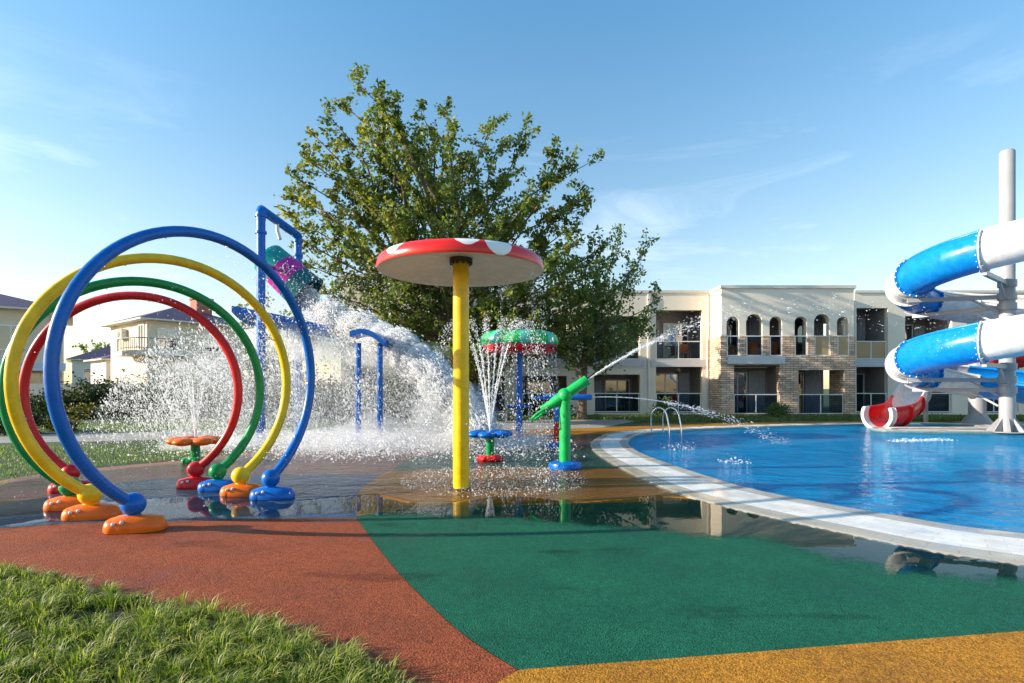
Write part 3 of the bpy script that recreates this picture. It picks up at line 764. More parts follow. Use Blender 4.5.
# ------------------------------------------------------------------ watermelon umbrella
def melon():
    d = 17.1; x = (519 - CX) / F * d; y = d
    t = thing('melon_umbrella', (x, y, .01), 'watermelon umbrella shower with green rind top and red flesh underside on a blue pole', 'water shower')
    mb = MB(); mb.lathe([(.105, .01), (.105, 3.0)], (x, y, 0), 20); mb.build('pole', 'p_blue', t, 40)
    mb = MB(); mb.lathe([(.30, .01), (.30, .06), (.12, .09)], (x, y, 0), 24); mb.build('base_flange', 'p_red', t, 40)
    mb = MB(); mb.tube([(x - .36, y - .05, .93), (x + .36, y - .05, .93)], .05, 12); mb.tube([(x, y - .36, .93), (x, y + .3, .93)], .05, 12); mb.build('cross_nozzle', 'p_blue', t, 40)
    R = 1.2; n = 72
    mb = MB()
    mb.lathe([(R * .96, 2.78), (R, 2.84), (R * 1.0, 2.95), (R * .97, 3.06), (R * .9, 3.15), (R * .72, 3.22), (R * .4, 3.27), (1e-4, 3.28)], (x, y, 0), n, mif=lambda i, k: 1 if (k % 9) < 3 else 0)
    mb.build('rind', ['p_lime', 'p_mint'], t, 60)
    mb = MB()
    mb.lathe([(R * .95, 2.775), (R * .93, 2.62), (R * .88, 2.57), (R * .4, 2.55), (1e-4, 2.55)], (x, y, 0), n); fl = mb.build('flesh', 'p_red', t, 60)
    for k in range(22):
        mb = MB(); a = 2 * PI * k / 22; mb.ball((x + R * .945 * math.cos(a), y + R * .945 * math.sin(a), 2.69), .045, 8, 6, (1, 1, 1.3)); mb.build('seed', 'dark', fl, 40)
melon()

# ------------------------------------------------------------------ flower fountains
def flower(px, d, ztop, R, petm, stemm, basem, label, n=6):
    x = (px - CX) / F * d; y = d
    t = thing('flower_fountain', (x, y, .01), label, 'flower fountain', 'flower fountains on the splash pad')
    mb = MB(); mb.lathe([(.24, .01), (.26, .04), (.25, .09), (.19, .12), (.08, .125)], (x, y, 0), 28)
    for k in range(6):
        a = 2 * PI * k / 6; mb.ball((x + .2 * math.cos(a), y + .2 * math.sin(a), .065), .085, 14, 8, (1, 1, .62))
    mb.build('base', basem, t, 50)
    mb = MB(); mb.lathe([(.085, .1), (.085, ztop - .06)], (x, y, 0), 18); mb.build('stem', stemm, t, 40)
    mb = MB(); mb.lathe([(.2, ztop - .06), (.24, ztop - .03), (.2, ztop + .03), (.07, ztop + .05), (.001, ztop + .05)], (x, y, 0), 24); mb.build('flower_centre', petm, t, 50)
    for k in range(n):
        a = 2 * PI * k / n + .35; mb = MB()
        mb.ball((x + R * .62 * math.cos(a), y + R * .62 * math.sin(a), ztop), R * .37, 20, 12, (1, 1, .42)); mb.build('petal', petm, t, 60)
    return x, y
FO = flower(195.5, 11.2, .45, .53, 'p_orange', 'p_green', 'p_green', 'orange flower fountain on a green stem seen through the hoops')
FB = flower(490, 11.5, .56, .49, 'p_blue', 'p_green', 'p_red', 'blue flower fountain on a green stem with a red base')

# ------------------------------------------------------------------ water cannons
def cannon(px, d, h, tilt_dir, L, r, barrelm, postm, lowm, basem, label, pr, back=.35):
    x = (px - CX) / F * d; y = d
    t = thing('water_cannon', (x, y, .01), label, 'water cannon', 'water cannons beside the pool')
    mb = MB(); mb.lathe([(.30, .01), (.31, .05), (.29, .11), (.2, .14), (.11, .145)], (x, y, 0), 28)
    for k in range(6):
        a = 2 * PI * k / 6; mb.ball((x + .235 * math.cos(a), y + .235 * math.sin(a), .075), .075, 12, 8, (1, 1, .8))
    mb.build('base', basem, t, 50)
    mb = MB(); mb.lathe([(pr, .14), (pr, h)], (x, y, 0), 20); mb.build('post', postm, t, 40)
    if lowm:
        mb = MB(); mb.lathe([(pr + .006, .13), (pr + .006, h * .52)], (x, y, 0), 20); mb.build('post_sleeve', lowm, t, 40)
    D = Vector(tilt_dir).normalized(); c = Vector((x, y, h))
    mb = MB(); a = c - D * back; b = c + D * (L - back)
    q = D.orthogonal()
    prof = [(r * .6, 0), (r * .82, .015), (r * .82, L * .22), (r, L * .26), (r, L * .86), (r * 1.0, L * .985), (r * .9, L), (r * .45, L), (r * .4, L - .1), (1e-4, L - .1)]
    mb.lathe(prof, a, 22, D); mb.build('barrel', barrelm, t, 40)
    mb = MB(); mb.ball((x, y, h - .01), pr * 1.35, 18, 10); mb.build('swivel', postm, t, 50)
    side = D.cross(Vector((0, 0, 1))).normalized(); upv = side.cross(D)
    hb = MB()
    for s in (-1, 1):
        p0 = a + D * .1 + side * (s * r * .7)
        hb.tube([p0, a - D * .12 + side * (s * r * 1.3), a - D * .24 + side * (s * r * 1.6) - upv * .02, a - D * .27 + side * (s * r * .5) - upv * .05, a - D * .12 + side * (s * r * .2) - upv * .06, a - D * .02 - upv * r * .5], .022, 10)
    hb.build('handle', barrelm, t, 50)
    return b, D
CG, CGD = cannon(565, 10.4, 1.37, (1, -.05, .68), 1.02, .10, 'p_lime', 'p_lime', None, 'p_blue', 'bright green water cannon tilted upward on a green post with blue base', .105, .52)
CB, CBD = cannon(557, 14.0, 1.27, (1, .1, 0.0), 1.22, .072, 'p_blue', 'p_blue', 'p_red', 'p_blue', 'blue water cannon lying level on a red and blue post behind the green one', .075, .34)

# ------------------------------------------------------------------ tipping bucket gantry
def bucket():
    x = -6.86; y0, y1, zt = 15.3, 17.95, 6.38; ym = (y0 + y1) / 2
    t = thing('bucket_gantry', (x, ym, .01), 'tall blue steel gantry holding up the tipping bucket', 'bucket frame')
    for yy in (y0, y1):
        mb = MB(); mb.lathe([(.115, .01), (.115, zt - .12)], (x, yy, 0), 18); mb.build('post', 'p_blue', t, 40)
        mb = MB(); mb.lathe([(.22, .01), (.22, .05), (.12, .08)], (x, yy, 0), 20); mb.build('base_plate', 'p_blue', t, 40)
        for z in (4.95, 5.75, 6.2): MB().lathe([(.112, z - .04), (.15, z - .035), (.15, z + .035), (.112, z + .04)], (x, yy, 0), 18).build('clamp', 'p_blue', t, 40)
    pts = [(x, y0, zt - .3), (x, y0, zt - .1), (x, y0 + .06, zt - .02), (x, y0 + .2, zt), (x, y1 - .2, zt), (x, y1 - .06, zt - .02), (x, y1, zt - .1), (x, y1, zt - .3)]
    MB().tube(crom(pts, 4), .125, 16).build('top_bar', 'p_blue', t, 50)
    MB().tube([(x, y0, 4.95), (x, y1, 4.95)], .05, 12).build('axle', 'steel', t, 40)
    MB().tube([(x + .02, ym - .3, zt), (x + .02, ym - .3, zt - .3), (x + .1, ym - .3, zt - .55)], .05, 12).build('fill_pipe', 'p_white', t, 40)
    # deflector roof: curved tray sloping down to the right
    mb = MB(); n = 14; th = .05
    secs = []
    for i in range(n + 1):
        s = i / n; xx = -7.7 + s * 2.65; zz = 3.50 - .30 * s - .12 * s * s
        hw = 1.15 - .35 * s
        row = []
        for j in range(9):
            q = -1 + 2 * j / 8; row.append((xx, ym - .1 + hw * q, zz + .26 * q * q * (1 - .5 * s)))
        secs.append(row)
    vs = [p for r in secs for p in r] + [(p[0], p[1], p[2] - th - .12) for r in secs for p in r]; K = 9; T = (n + 1) * K; fs = []
    for i in range(n):
        for j in range(8):
            fs.append((i * K + j, i * K + j + 1, (i + 1) * K + j + 1, (i + 1) * K + j)); fs.append((T + i * K + j, T + (i + 1) * K + j, T + (i + 1) * K + j + 1, T + i * K + j + 1))
    for i in range(n):
        for j in (0, 8): fs.append((i * K + j, (i + 1) * K + j, T + (i + 1) * K + j, T + i * K + j))
    for j in range(8):
        for i in (0, n): fs.append((i * K + j, i * K + j + 1, T + i * K + j + 1, T + i * K + j))
    MB().add(vs, fs).build('deflector_tray', 'p_blue', t, 50)
    # bucket, its own thing
    bx = Vector((-6.66, ym, 4.82)); ax = Vector((.74, 0, -.67)).normalized()
    tb = thing('tipping_bucket', tuple(bx), 'teal and magenta tipping bucket tilted over and pouring from the gantry', 'tipping bucket')
    Lb = 1.62; st = bx - ax * Lb * .52
    P = lambda s: .50 + .09 * s
    segs = [(.0, .36, 'p_teal'), (.36, .70, 'p_magenta'), (.70, 1.0, 'p_dteal')]
    for k, (a, b, mm) in enumerate(segs):
        pr = []
        if k == 0: pr = [(1e-4, 0), (P(0) - .1, 0), (P(0) - .02, .03)]
        for i in range(5): s = a + (b - a) * i / 4; pr.append((P(s), max(.06, s * Lb)))
        if k == 2: pr += [(P(1) + .03, Lb), (P(1) + .03, Lb + .02), (P(1) - .05, Lb + .02), (P(1) - .06, Lb - .06), (P(.2) - .06, Lb * .2), (1e-4, Lb * .2)]
        mb = MB(); mb.lathe(pr, st, 40, ax); o = mb.build('bucket_wall' if k == 0 else ('bucket_band' if k == 1 else 'bucket_rim'), mm, tb, 50)
        if k == 1: band = o
    # white scroll emblem on the band, standing 6 mm proud of the wall
    q = Vector((0, 0, 1)).rotation_difference(ax)
    def onwall(u, v):      # u = along axis 0..1, v = angle
        r = P(u) + .012; return st + q @ Vector((r * math.cos(v), r * math.sin(v), u * Lb))
    # angle on the bucket wall that looks at the viewer's side and up
    best = max((k * PI / 90 for k in range(180)), key=lambda v: (onwall(.53, v) - bx).normalized().dot(Vector((.12, -.9, .35))))
    mb = MB(); pts = []
    for i in range(26):
        g = i / 25 * 3.6 * PI * .55; rr = .018 + .014 * g / 1.2
        pts.append(onwall(.52 + rr * math.sin(g) * .8 / 1.0, best - .12 + rr * 2.0 * math.cos(g)))
    mb.tube(pts, .010, 8)
    pts = [onwall(.52 + .055 * math.sin(g), best + .22 + .12 * math.cos(g)) for g in [i / 14 * 1.7 * PI for i in range(15)]]
    mb.tube(pts, .011, 8)
    mb.tube([onwall(.62, best - .2), onwall(.615, best - .05), onwall(.625, best + .1), onwall(.62, best + .26)], .009, 8)
    mb.build('scroll_emblem', 'p_white', band, 50)
    # low two-post spill arch
    yA = 14.0; xa, xb = -3.84, -3.30
    t2 = thing('spill_arch', ((xa + xb) / 2, yA, .01), 'low blue two post arch drenched by the pouring water', 'spray arch')
    for xx in (xa, xb):
        mb = MB(); mb.lathe([(.07, .01), (.07, 2.62)], (xx, yA, 0), 16); mb.build('post', 'p_blue', t2, 40)
        mb = MB(); mb.lathe([(.15, .01), (.15, .04), (.08, .06)], (xx, yA, 0), 18); mb.build('base_plate', 'p_blue', t2, 40)
    mb = MB(); vs = []; n = 12
    for i in range(n + 1):
        s = i / n; xx = xa - .12 + s * .82; zz = 2.86 + .2 * math.sin(PI * (s * .85 + .05)) - .25 * s
        for dy in (-.35, .35): vs.append((xx, yA + dy, zz))
        for dy in (-.35, .35): vs.append((xx, yA + dy, zz - .14))
    fs = []
    for i in range(n):
        a = i * 4; b = a + 4
        fs += [(a, a + 1, b + 1, b), (a + 2, b + 2, b + 3, a + 3), (a, b, b + 2, a + 2), (a + 1, a + 3, b + 3, b + 1)]
    fs += [(0, 2, 3, 1), (n * 4, n * 4 + 1, n * 4 + 3, n * 4 + 2)]
    MB().add(vs, fs).build('arch_hood', 'p_blue', t2, 50)
    return tb, bx, ax, st + ax * Lb
BUCK = bucket()

# ------------------------------------------------------------------ water slide
def slide():
    cx, cy = 16.8, 19.0; R = 2.75; rt = .62
    t = thing('spiral_water_slide', (cx, cy, .005), 'spiral water slide of alternating blue and white troughs wound around a tall pole', 'water slide')
    def pos(th):
        a = math.radians(th)
        z = 5.75 - (th - 53) / 360 * 2.82
        if th < 10:     # straight run-in from the tower off to the right
            b = math.radians(10); p = Vector((cx - R * math.sin(b), cy - R * math.cos(b), 5.75 + 43 / 360 * 2.82))
            tv = Vector((math.cos(b), -math.sin(b), .16)); s = (10 - th) * .0573
            return p + tv * s, Vector((-math.sin(b), -math.cos(b), 0))
        return Vector((cx - R * math.sin(a), cy - R * math.cos(a), z)), Vector((-math.sin(a), -math.cos(a), 0))
    def section(p, out, r0, r1, phis):
        o_ = [p + (out * math.cos(f) + Vector((0, 0, 1)) * math.sin(f)) * r1 for f in phis]
        i_ = [p + (out * math.cos(f) + Vector((0, 0, 1)) * math.sin(f)) * r0 for f in phis[::-1]]
        return o_ + i_
    def sweep(fpos, ths, r0, r1, phis, mb, mi=0):
        rows = [section(*fpos(th), r0, r1, phis) for th in ths]; K = len(rows[0]); vs = [p for r in rows for p in r]; fs = []
        for i in range(len(rows) - 1):
            for j in range(K): j2 = (j + 1) % K; fs.append((i * K + j, i * K + j2, (i + 1) * K + j2, (i + 1) * K + j))
        fs += [tuple(range(K)), tuple((len(rows) - 1) * K + j for j in range(K - 1, -1, -1))]
        mb.add(vs, fs, mi)
    phis = [math.radians(a) for a in np.linspace(62, -196, 30)]
    def run(fpos, cuts, mats, parent, rt, phis, step=4, bolts=True):
        for (a, b), mm in zip(zip(cuts[:-1], cuts[1:]), mats):
            n = max(3, int((b - a) / step)); ths = np.linspace(a, b, n + 1)
            mb = MB(); sweep(fpos, ths, rt - .035, rt, phis, mb)
            # rolled lips along both long edges
            for f in (phis[0], phis[-1]):
                mb.tube([fpos(th)[0] + (fpos(th)[1] * math.cos(f) + Vector((0, 0, 1)) * math.sin(f)) * (rt + .01) for th in ths], .05, 10)
            tr = mb.build('trough', mm, parent, 50)
            e = step * .16
            for th, tb_ in ((a + e * .5, a + e * .95), (b - e * .5, b - e * .95)):
                fl = MB(); sweep(fpos, [th - e * .45, th + e * .45], rt - .01, rt + .085, phis, fl)
                if bolts:
                    p, o_ = fpos(tb_)
                    for f in phis[1::2]: fl.ball(p + (o_ * math.cos(f) + Vector((0, 0, 1)) * math.sin(f)) * (rt + .055), .028, 6, 4, mi=1)
                fl.build('flange', [mm, 'p_white'], tr, 40)
    cuts = [-40, 10, 53, 101, 124, 162, 200, 245, 290, 335, 360 + 14, 360 + 53, 360 + 101, 360 + 124, 360 + 162, 360 + 200, 360 + 245]
    S, Wt = 'p_sky', 'p_white'
    run(pos, cuts, [Wt, Wt, S, Wt, S, Wt, Wt, S, Wt, Wt, Wt, S, Wt, S, Wt, S], t, rt, phis)
    # central pole with gussets and cantilever arms
    mb = MB(); mb.lathe([(.22, .005), (.22, 9.5), (.18, 9.55), (1e-4, 9.56)], (cx, cy, 0), 28); pole = mb.build('central_pole', 'grey_paint', t, 40)
    mb = MB()
    for k in range(8):
        a = 2 * PI * k / 8 + .2; u = Vector((math.cos(a), math.sin(a), 0)); v = Vector((-u.y, u.x, 0)); c = Vector((cx, cy, 0))
        tri = [c + u * .25 + Vector((0, 0, .01)), c + u * .56 + Vector((0, 0, .01)), c + u * .56 + Vector((0, 0, .05)), c + u * .22 + Vector((0, 0, .48))]
        vs = [p + v * .02 for p in tri] + [p - v * .02 for p in tri]
        mb.add(vs, [(0, 1, 2, 3), (7, 6, 5, 4), (0, 4, 5, 1), (1, 5, 6, 2), (2, 6, 7, 3), (3, 7, 4, 0)])
    mb.lathe([(.60, .005), (.60, .03), (.58, .032)], (cx, cy, 0), 28); mb.build('gusset_base', 'grey_paint', t)
    C = lambda z: Vector((cx, cy, z))
    for th in (52, 108, 152, 240, 300, 360 + 52, 360 + 108, 360 + 152):
        p, o_ = pos(th); zb = p.z - rt - .10
        mb = MB(); end = Vector((cx, cy, 0)) + o_ * (R + .15); mb.bar(Vector((cx, cy, zb)) + o_ * .24, Vector((end.x, end.y, zb)), .12, .14)
        mb.bar(Vector((cx, cy, zb - .55)) + o_ * .24, Vector((cx, cy, zb - .06)) + o_ * 1.0, .06, .06)
        mb.lathe([(.225, zb - .12), (.265, zb - .115), (.265, zb + .115), (.225, zb + .12)], (cx, cy, 0), 20)
        # saddle under the trough
        sd = [p + (o_ * math.cos(f) + Vector((0, 0, 1)) * math.sin(f)) * (rt + .06) for f in [math.radians(a) for a in range(-130, -49, 10)]]
        mb.tube(sd, .04, 8); mb.build('support_arm', 'grey_paint', t, 40)
    # second pole behind
    x2, y2 = 19.35, 23.3
    mb = MB(); mb.lathe([(.30, .005), (.30, 5.2), (1e-4, 5.22)], (x2, y2, 0), 24); mb.lathe([(.55, .005), (.55, .05), (.31, .4)], (x2, y2, 0), 24); mb.build('rear_pole', 'grey_paint', t, 40)
    # red and white exit flume
    t2 = thing('red_exit_flume', (16.4, 22.6, -.02), 'red and white slide flume running out low into the pool beneath the blue coils', 'water slide')
    ctr = crom([(27, 22.5, 3.9), (23.5, 24.2, 3.2), (20.5, 25.0, 2.5), (18.1, 24.5, 1.85), (16.6, 23.3, 1.15), (15.5, 22.35, .62), (14.15, 21.75, .46)], 12)
    NC = len(ctr) - 1
    def fpos2(s):
        s = max(0, min(NC, s)); i = min(int(s), NC - 1); f = s - i
        p = ctr[i].lerp(ctr[i + 1], f); tv = (ctr[min(i + 2, NC)] - ctr[max(i - 1, 0)]); tv.z = 0; tv.normalize()
        return p, Vector((tv.y, -tv.x, 0)) * 1.0
    ph2 = [math.radians(a) for a in np.linspace(28, -205, 26)]
    run(fpos2, [0, 10, 22, 34, 46, 53, 62, 69, NC], ['p_white', 'p_red', 'p_red', 'p_white', 'p_white', 'p_red', 'p_red', 'p_white'], t2, .55, ph2, 2, False)
    MB().lathe([(.09, .0), (.09, 1.3)], (18.1, 24.5, 0), 14).build('support_post', 'grey_paint', t2, 40)
slide()

# ------------------------------------------------------------------ pool ladder
def ladder():
    bx, by = G(664, 434.5); 
    t = thing('pool_ladder', (bx, by, .03), 'curved stainless steel handrail ladder at the far corner of the pool', 'pool ladder')
    d = by; s = d / F
    def hook(px):
        x = (px - CX) * s
        pts = [(x - .04, by + .42, .03), (x - .06, by + .40, .45), (x - .02, by + .33, .72), (x + .14, by + .18, .86), (x + .30, by + .0, .74), (x + .36, by - .12, .40), (x + .38, by - .16, .0), (x + .38, by - .17, -.7)]
        MB().tube(crom(pts, 6), .024, 12).build('handrail', 'steel', t, 60)
    hook(656); hook(668)
    for z in (-.25, -.5):
        MB().box((656 - CX) * s + .38, (668 - CX) * s + .38, by - .22, by - .13, z, z + .03).build('tread', 'steel', t)
ladder()

# ------------------------------------------------------------------ hotel
def wall_holes(mb, x0, x1, z0, z1, y, th, holes, mi=0, xs_extra=()):
    """upright wall in the xz plane, front face at y, thickness th going +y; holes = (xa,xb,za,zb)"""
    xs = sorted(set([x0, x1] + [h[0] for h in holes] + [h[1] for h in holes])); xs = [x for x in xs if x0 <= x <= x1]
    zs = sorted(set([z0, z1] + [h[2] for h in holes] + [h[3] for h in holes])); zs = [z for z in zs if z0 <= z <= z1]
    solid = {}
    for i in range(len(xs) - 1):
        for j in range(len(zs) - 1):
            xm = (xs[i] + xs[i + 1]) / 2; zm = (zs[j] + zs[j + 1]) / 2
            solid[i, j] = not any(h[0] < xm < h[1] and h[2] < zm < h[3] for h in holes)
    g = lambda i, j: solid.get((i, j), False)
    for (i, j), s in solid.items():
        if not s: continue
        a, b, c, d = xs[i], xs[i + 1], zs[j], zs[j + 1]; y2 = y + th
        mb.add([(a, y, c), (b, y, c), (b, y, d), (a, y, d)], [(0, 1, 2, 3)], mi); mb.add([(a, y2, c), (b, y2, c), (b, y2, d), (a, y2, d)], [(3, 2, 1, 0)], mi)
        if not g(i - 1, j): mb.add([(a, y, c), (a, y2, c), (a, y2, d), (a, y, d)], [(3, 2, 1, 0)], mi)
        if not g(i + 1, j): mb.add([(b, y, c), (b, y2, c), (b, y2, d), (b, y, d)], [(0, 1, 2, 3)], mi)
        if not g(i, j - 1): mb.add([(a, y, c), (b, y, c), (b, y2, c), (a, y2, c)], [(3, 2, 1, 0)], mi)
        if not g(i, j + 1): mb.add([(a, y, d), (b, y, d), (b, y2, d), (a, y2, d)], [(0, 1, 2, 3)], mi)
def railing(parent, x0, x1, z0, z1, y, posts, glass='rail_glass'):
    w = .05
    mb = MB(); mb.box(x0, x1, y, y + w, z1 - w, z1); mb.box(x0, x1, y, y + w, z0, z0 + w * .8)
    for k in range(posts + 1):
        x = x0 + (x1 - x0) * k / posts
        xa = min(max(x - w / 2, x0), x1 - w); mb.box(xa, xa + w, y + .001, y + w - .001, z0 + w * .8, z1 - w)
    r = mb.build('balcony_railing', 'frame', parent)
    gl = MB(); gl.box(x0 + w, x1 - w, y + .02, y + .032, z0 + w * .8, z1 - w); gl.build('glass_pane', glass, r)
def glass_door(parent, x0, x1, z0, z1, y, panes=2, curtain=None):
    mb = MB(); w = .07
    mb.box(x0, x1, y - .05, y, z1 - w, z1)
    for k in range(panes + 1):
        x = x0 + (x1 - x0) * k / panes; xa = min(max(x - w / 2, x0), x1 - w); mb.box(xa, xa + w, y - .05, y, z0, z1 - w)
    fr = mb.build('sliding_door', 'frame', parent)
    MB().box(x0 + .02, x1 - .02, y - .02, y - .008, z0, z1 - w).build('glass_pane', 'glass', fr)
HOTEL = None
def hotel():
    global HOTEL
    dw, db = 31.2, 29.5; sw, sb = F / dw, F / db
    X = lambda px, d=dw: (px - CX) / F * d
    Z = lambda py, d=dw: H - (py - YH) / F * d
    t = thing('hotel_building', (8, dw, 0), 'cream two storey hotel with stone clad arched centre and glazed loggia balconies', 'hotel'); HOTEL = t
    zr = 6.8; zf = Z(359.5); zs = Z(366.8)      # upper floor, underside of slab
    depth = 1.7; back = dw + .3 + depth
    wl0 = -18.0 + 8.6
    # loggia columns (px of opening at wing plane): (x0, x1, kind of lower opening top)
    lx = [(X(594), X(640), Z(374.5), None), (X(656), X(702), zs, Z(310)), (X(522), X(567), Z(376), None), (X(460), X(505), Z(376), None)]
    rx = [(X(856.5), X(888), zs, Z(308)), (X(905), X(952), zs, Z(316)), (X(972), X(1019), zs, Z(316)), (X(1040), X(1087), zs, Z(316))]
    def wing(xa, xb, cols, shade):
        holes = []
        for a, b, lt, ut in cols:
            ut = ut or Z(316)
            holes.append((a, b, .12, lt)); holes.append((a, b, zf, ut))
        mb = MB(); wall_holes(mb, xa, xb, 0, zr, dw, .3, holes); mb.build('wall', 'render', t)
        mb = MB(); mb.box(xa, xb, dw - .06, dw + .33, zr + .002, zr + .14); mb.build('parapet_coping', 'render2', t)
        for a, b, lt, ut in cols:
            ut = ut or Z(316)
            # interior boxes: side walls, ceilings, floor, back
            for z0, z1 in ((.12, lt), (zf, ut)):
                mb = MB(); e = .004
                mb.box(a - .2, a - e, dw + .302, back, z0 - .1, z1 + .1); mb.box(b + e, b + .2, dw + .302, back, z0 - .1, z1 + .1)
                mb.box(a - .2, b + .2, dw + .302, back, z1 + .102, z1 + .2); mb.box(a - .2, b + .2, dw + .302, back, z0 - .2, z0 - .102 + .1)
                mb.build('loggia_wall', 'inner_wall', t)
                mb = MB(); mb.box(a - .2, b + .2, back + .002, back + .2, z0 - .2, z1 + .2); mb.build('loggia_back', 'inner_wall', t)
                w = b - a; off = .12 if (hash((round(a * 10), round(z0))) % 2) else .36
                glass_door(t, a + w * off, a + w * min(.98, off + .58), z0 + .03, min(z1 - .25, z0 + 2.25), back - .03, 2)
                cu = MB(); n = 14; cxa = a + w * (off + .6) if off < .3 else a + w * .04; cw = w * .24; vs = []
                for i in range(n + 1): vs += [(cxa + cw * i / n, back - .1 + .035 * (i % 2), z0 + .03), (cxa + cw * i / n, back - .1 + .035 * (i % 2), z1 - .3)]
                cu.add(vs, [(2 * i, 2 * i + 2, 2 * i + 3, 2 * i + 1) for i in range(n)]).build('curtain', 'curtain', t)
            # slab edge
            mb = MB(); mb.box(a - .28, b + .28, dw - .055, dw - .002, zs, zf - .002); mb.build('balcony_slab', 'slab', t)
            railing(t, a + .02, b - .02, zf + .02, zf + 1.04, dw + .1, 2, 'tan_glass' if abs(a - X(856.5)) < .01 else 'rail_glass')
            railing(t, a + .02, b - .02, .16, 1.22, dw + .1, 2)
    wing(X(440), X(709.8), lx, 0)
    wing(X(854) + .02, 44, rx, 0)
    # roof plates behind the parapets
    mb = MB(); mb.box(X(440), 44, dw + .34, dw + 12, zr - .35, zr - .1); mb.build('roof', 'render2', t)
    # central block
    XB = lambda px: (px - CX) / F * db
    ZB = lambda py: H - (py - YH) / F * db
    bx0, bx1 = XB(721.5), XB(854)
    zst = ZB(336)       # top of stone
    ztop = zr - .06
    arches = [(726.5, 739, 316.5), (746, 762.5, 314), (769.5, 782, 316.5), (794.5, 807, 316.5), (814, 830, 314), (837, 849, 316.5)]
    zrail0 = ZB(356)
    holes = [(XB(a), XB(b), zrail0, ZB(top)) for a, b, top in arches]
    low = [(XB(733.5), XB(779), .1, ZB(365)), (XB(798), XB(844), .1, ZB(370))]
    mb = MB(); wall_holes(mb, bx0, bx1, zst, ztop, db, .35, [(h[0], h[1], zst - .01, h[3]) for h in holes])
    # spandrels that round the arch heads
    for a, b, zb, zt in holes:
        r = (b - a) / 2; c = (a + b) / 2; n = 10
        for i in range(2 * n):
            g0 = PI * i / (2 * n); g1 = PI * (i + 1) / (2 * n)
            xa, za = c + r * math.cos(g0), zt - r + r * math.sin(g0); xb_, zb_ = c + r * math.cos(g1), zt - r + r * math.sin(g1)
            y2 = db + .35
            mb.add([(xa, db, za), (xa, db, zt), (xb_, db, zt), (xb_, db, zb_), (xa, y2, za), (xb_, y2, zb_)], [(0, 1, 2, 3), (0, 3, 5, 4)])
    # left and right returns, upper part
    mb.box(bx0, bx0 + .35, db + .352, dw + .3, zst, ztop); mb.box(bx1 - .35, bx1, db + .352, dw + .3, zst, ztop)
    mb.build('wall', 'render', t)
    mb = MB(); wall_holes(mb, bx0 - .06, bx1 + .04, 0, zst - .002, db - .06, .41, [(h[0], h[1], h[2], zst) for h in holes] + low)
    mb.box(bx0 - .06, bx0 + .35, db + .352, dw - .004, 0, zst - .002); mb.box(bx1 - .35, bx1 + .04, db + .352, dw - .004, 0, zst - .002)
    mb.build('stone_cladding', 'stone', t)
    mb = MB(); mb.box(bx0 - .08, bx1 + .08, db - .08, db + .38, ztop + .002, ztop + .16); mb.box(bx0 - .08, bx0 + .38, db + .382, dw + .4, ztop + .002, ztop + .16); mb.build('parapet_coping', 'render2', t)
    mb = MB(); mb.box(bx0 + .36, bx1 - .36, db + .4, dw + .36, ztop - .3, ztop - .1); mb.build('roof', 'render2', t)
    mb = MB(); mb.box(XB(727), XB(784), db - .16, db - .062, ZB(364), ZB(356.3)); mb.build('balcony_slab', 'slab', t)
    bk = db + .35 + 1.9
    # room behind the arches: back wall with tall glass doors; room below
    xm = XB(788.5)
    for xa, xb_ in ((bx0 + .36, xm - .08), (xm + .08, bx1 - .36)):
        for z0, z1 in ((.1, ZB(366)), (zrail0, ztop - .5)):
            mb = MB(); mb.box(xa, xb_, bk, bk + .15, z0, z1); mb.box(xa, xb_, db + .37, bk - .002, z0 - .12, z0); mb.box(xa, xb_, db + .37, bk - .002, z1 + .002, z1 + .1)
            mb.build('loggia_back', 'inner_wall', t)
            w = xb_ - xa
            glass_door(t, xa + w * .08, xa + w * .62, z0 + .02, z0 + 2.3, bk - .03, 3)
            cu = MB(); n = 16; vs = []
            for i in range(n + 1): vs += [(xa + w * (.64 + .3 * i / n), bk - .1 + .035 * (i % 2), z0 + .02), (xa + w * (.64 + .3 * i / n), bk - .1 + .035 * (i % 2), z0 + 2.4)]
            cu.add(vs, [(2 * i, 2 * i + 2, 2 * i + 3, 2 * i + 1) for i in range(n)]).build('curtain', 'curtain', t)
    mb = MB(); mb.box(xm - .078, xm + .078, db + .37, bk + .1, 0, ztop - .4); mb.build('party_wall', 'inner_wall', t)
    for k, (a, b, zb, zt) in enumerate(holes): railing(t, a + .01, b - .01, zb + .01, zst + .02, db - .03, 1, 'rail_glass' if k < 4 else 'tan_glass')
    for a, b, z0, z1 in low: railing(t, a + .02, b - .02, .14, 1.18, db + .02, 2)
    for xx in (bx0 - .16, X(648)):
        mb = MB(); mb.lathe([(.045, 0), (.045, zr - .1)], (xx, dw - .06, 0), 10); mb.build('downpipe', 'slab', t)
    # round lamp below the left slab, yellow downpipe panel at the right opening
    mb = MB(); mb.ball((X(677), dw - .12, Z(371)), .16, 16, 10); mb.build('wall_lamp', 'dark_metal', t, 50)
    mb = MB(); mb.box(XB(799), XB(802.5), db + .1, db + .2, .14, 1.3); mb.build('door_leaf', 'p_yellow', t)
    # second projecting block at the far left, half hidden by the tree
    d3 = 27.6; a3, b3 = (341 - CX) / F * d3, (438 - CX) / F * d3; z3 = H + (YH - 277.5) / F * d3
    hs = []
    for q in range(2):
        w = (b3 - a3); xa = a3 + w * (.1 + .46 * q); hs += [(xa, xa + w * .34, .1, 2.6), (xa, xa + w * .34, 3.2, 5.4)]
    mb = MB(); wall_holes(mb, a3, b3, 0, z3, d3, .3, hs); mb.box(a3, a3 + .3, d3 + .302, dw + 8, 0, z3); mb.box(b3 - .3, b3, d3 + .302, dw + .3, 0, z3)
    mb.build('wall', 'render', t)
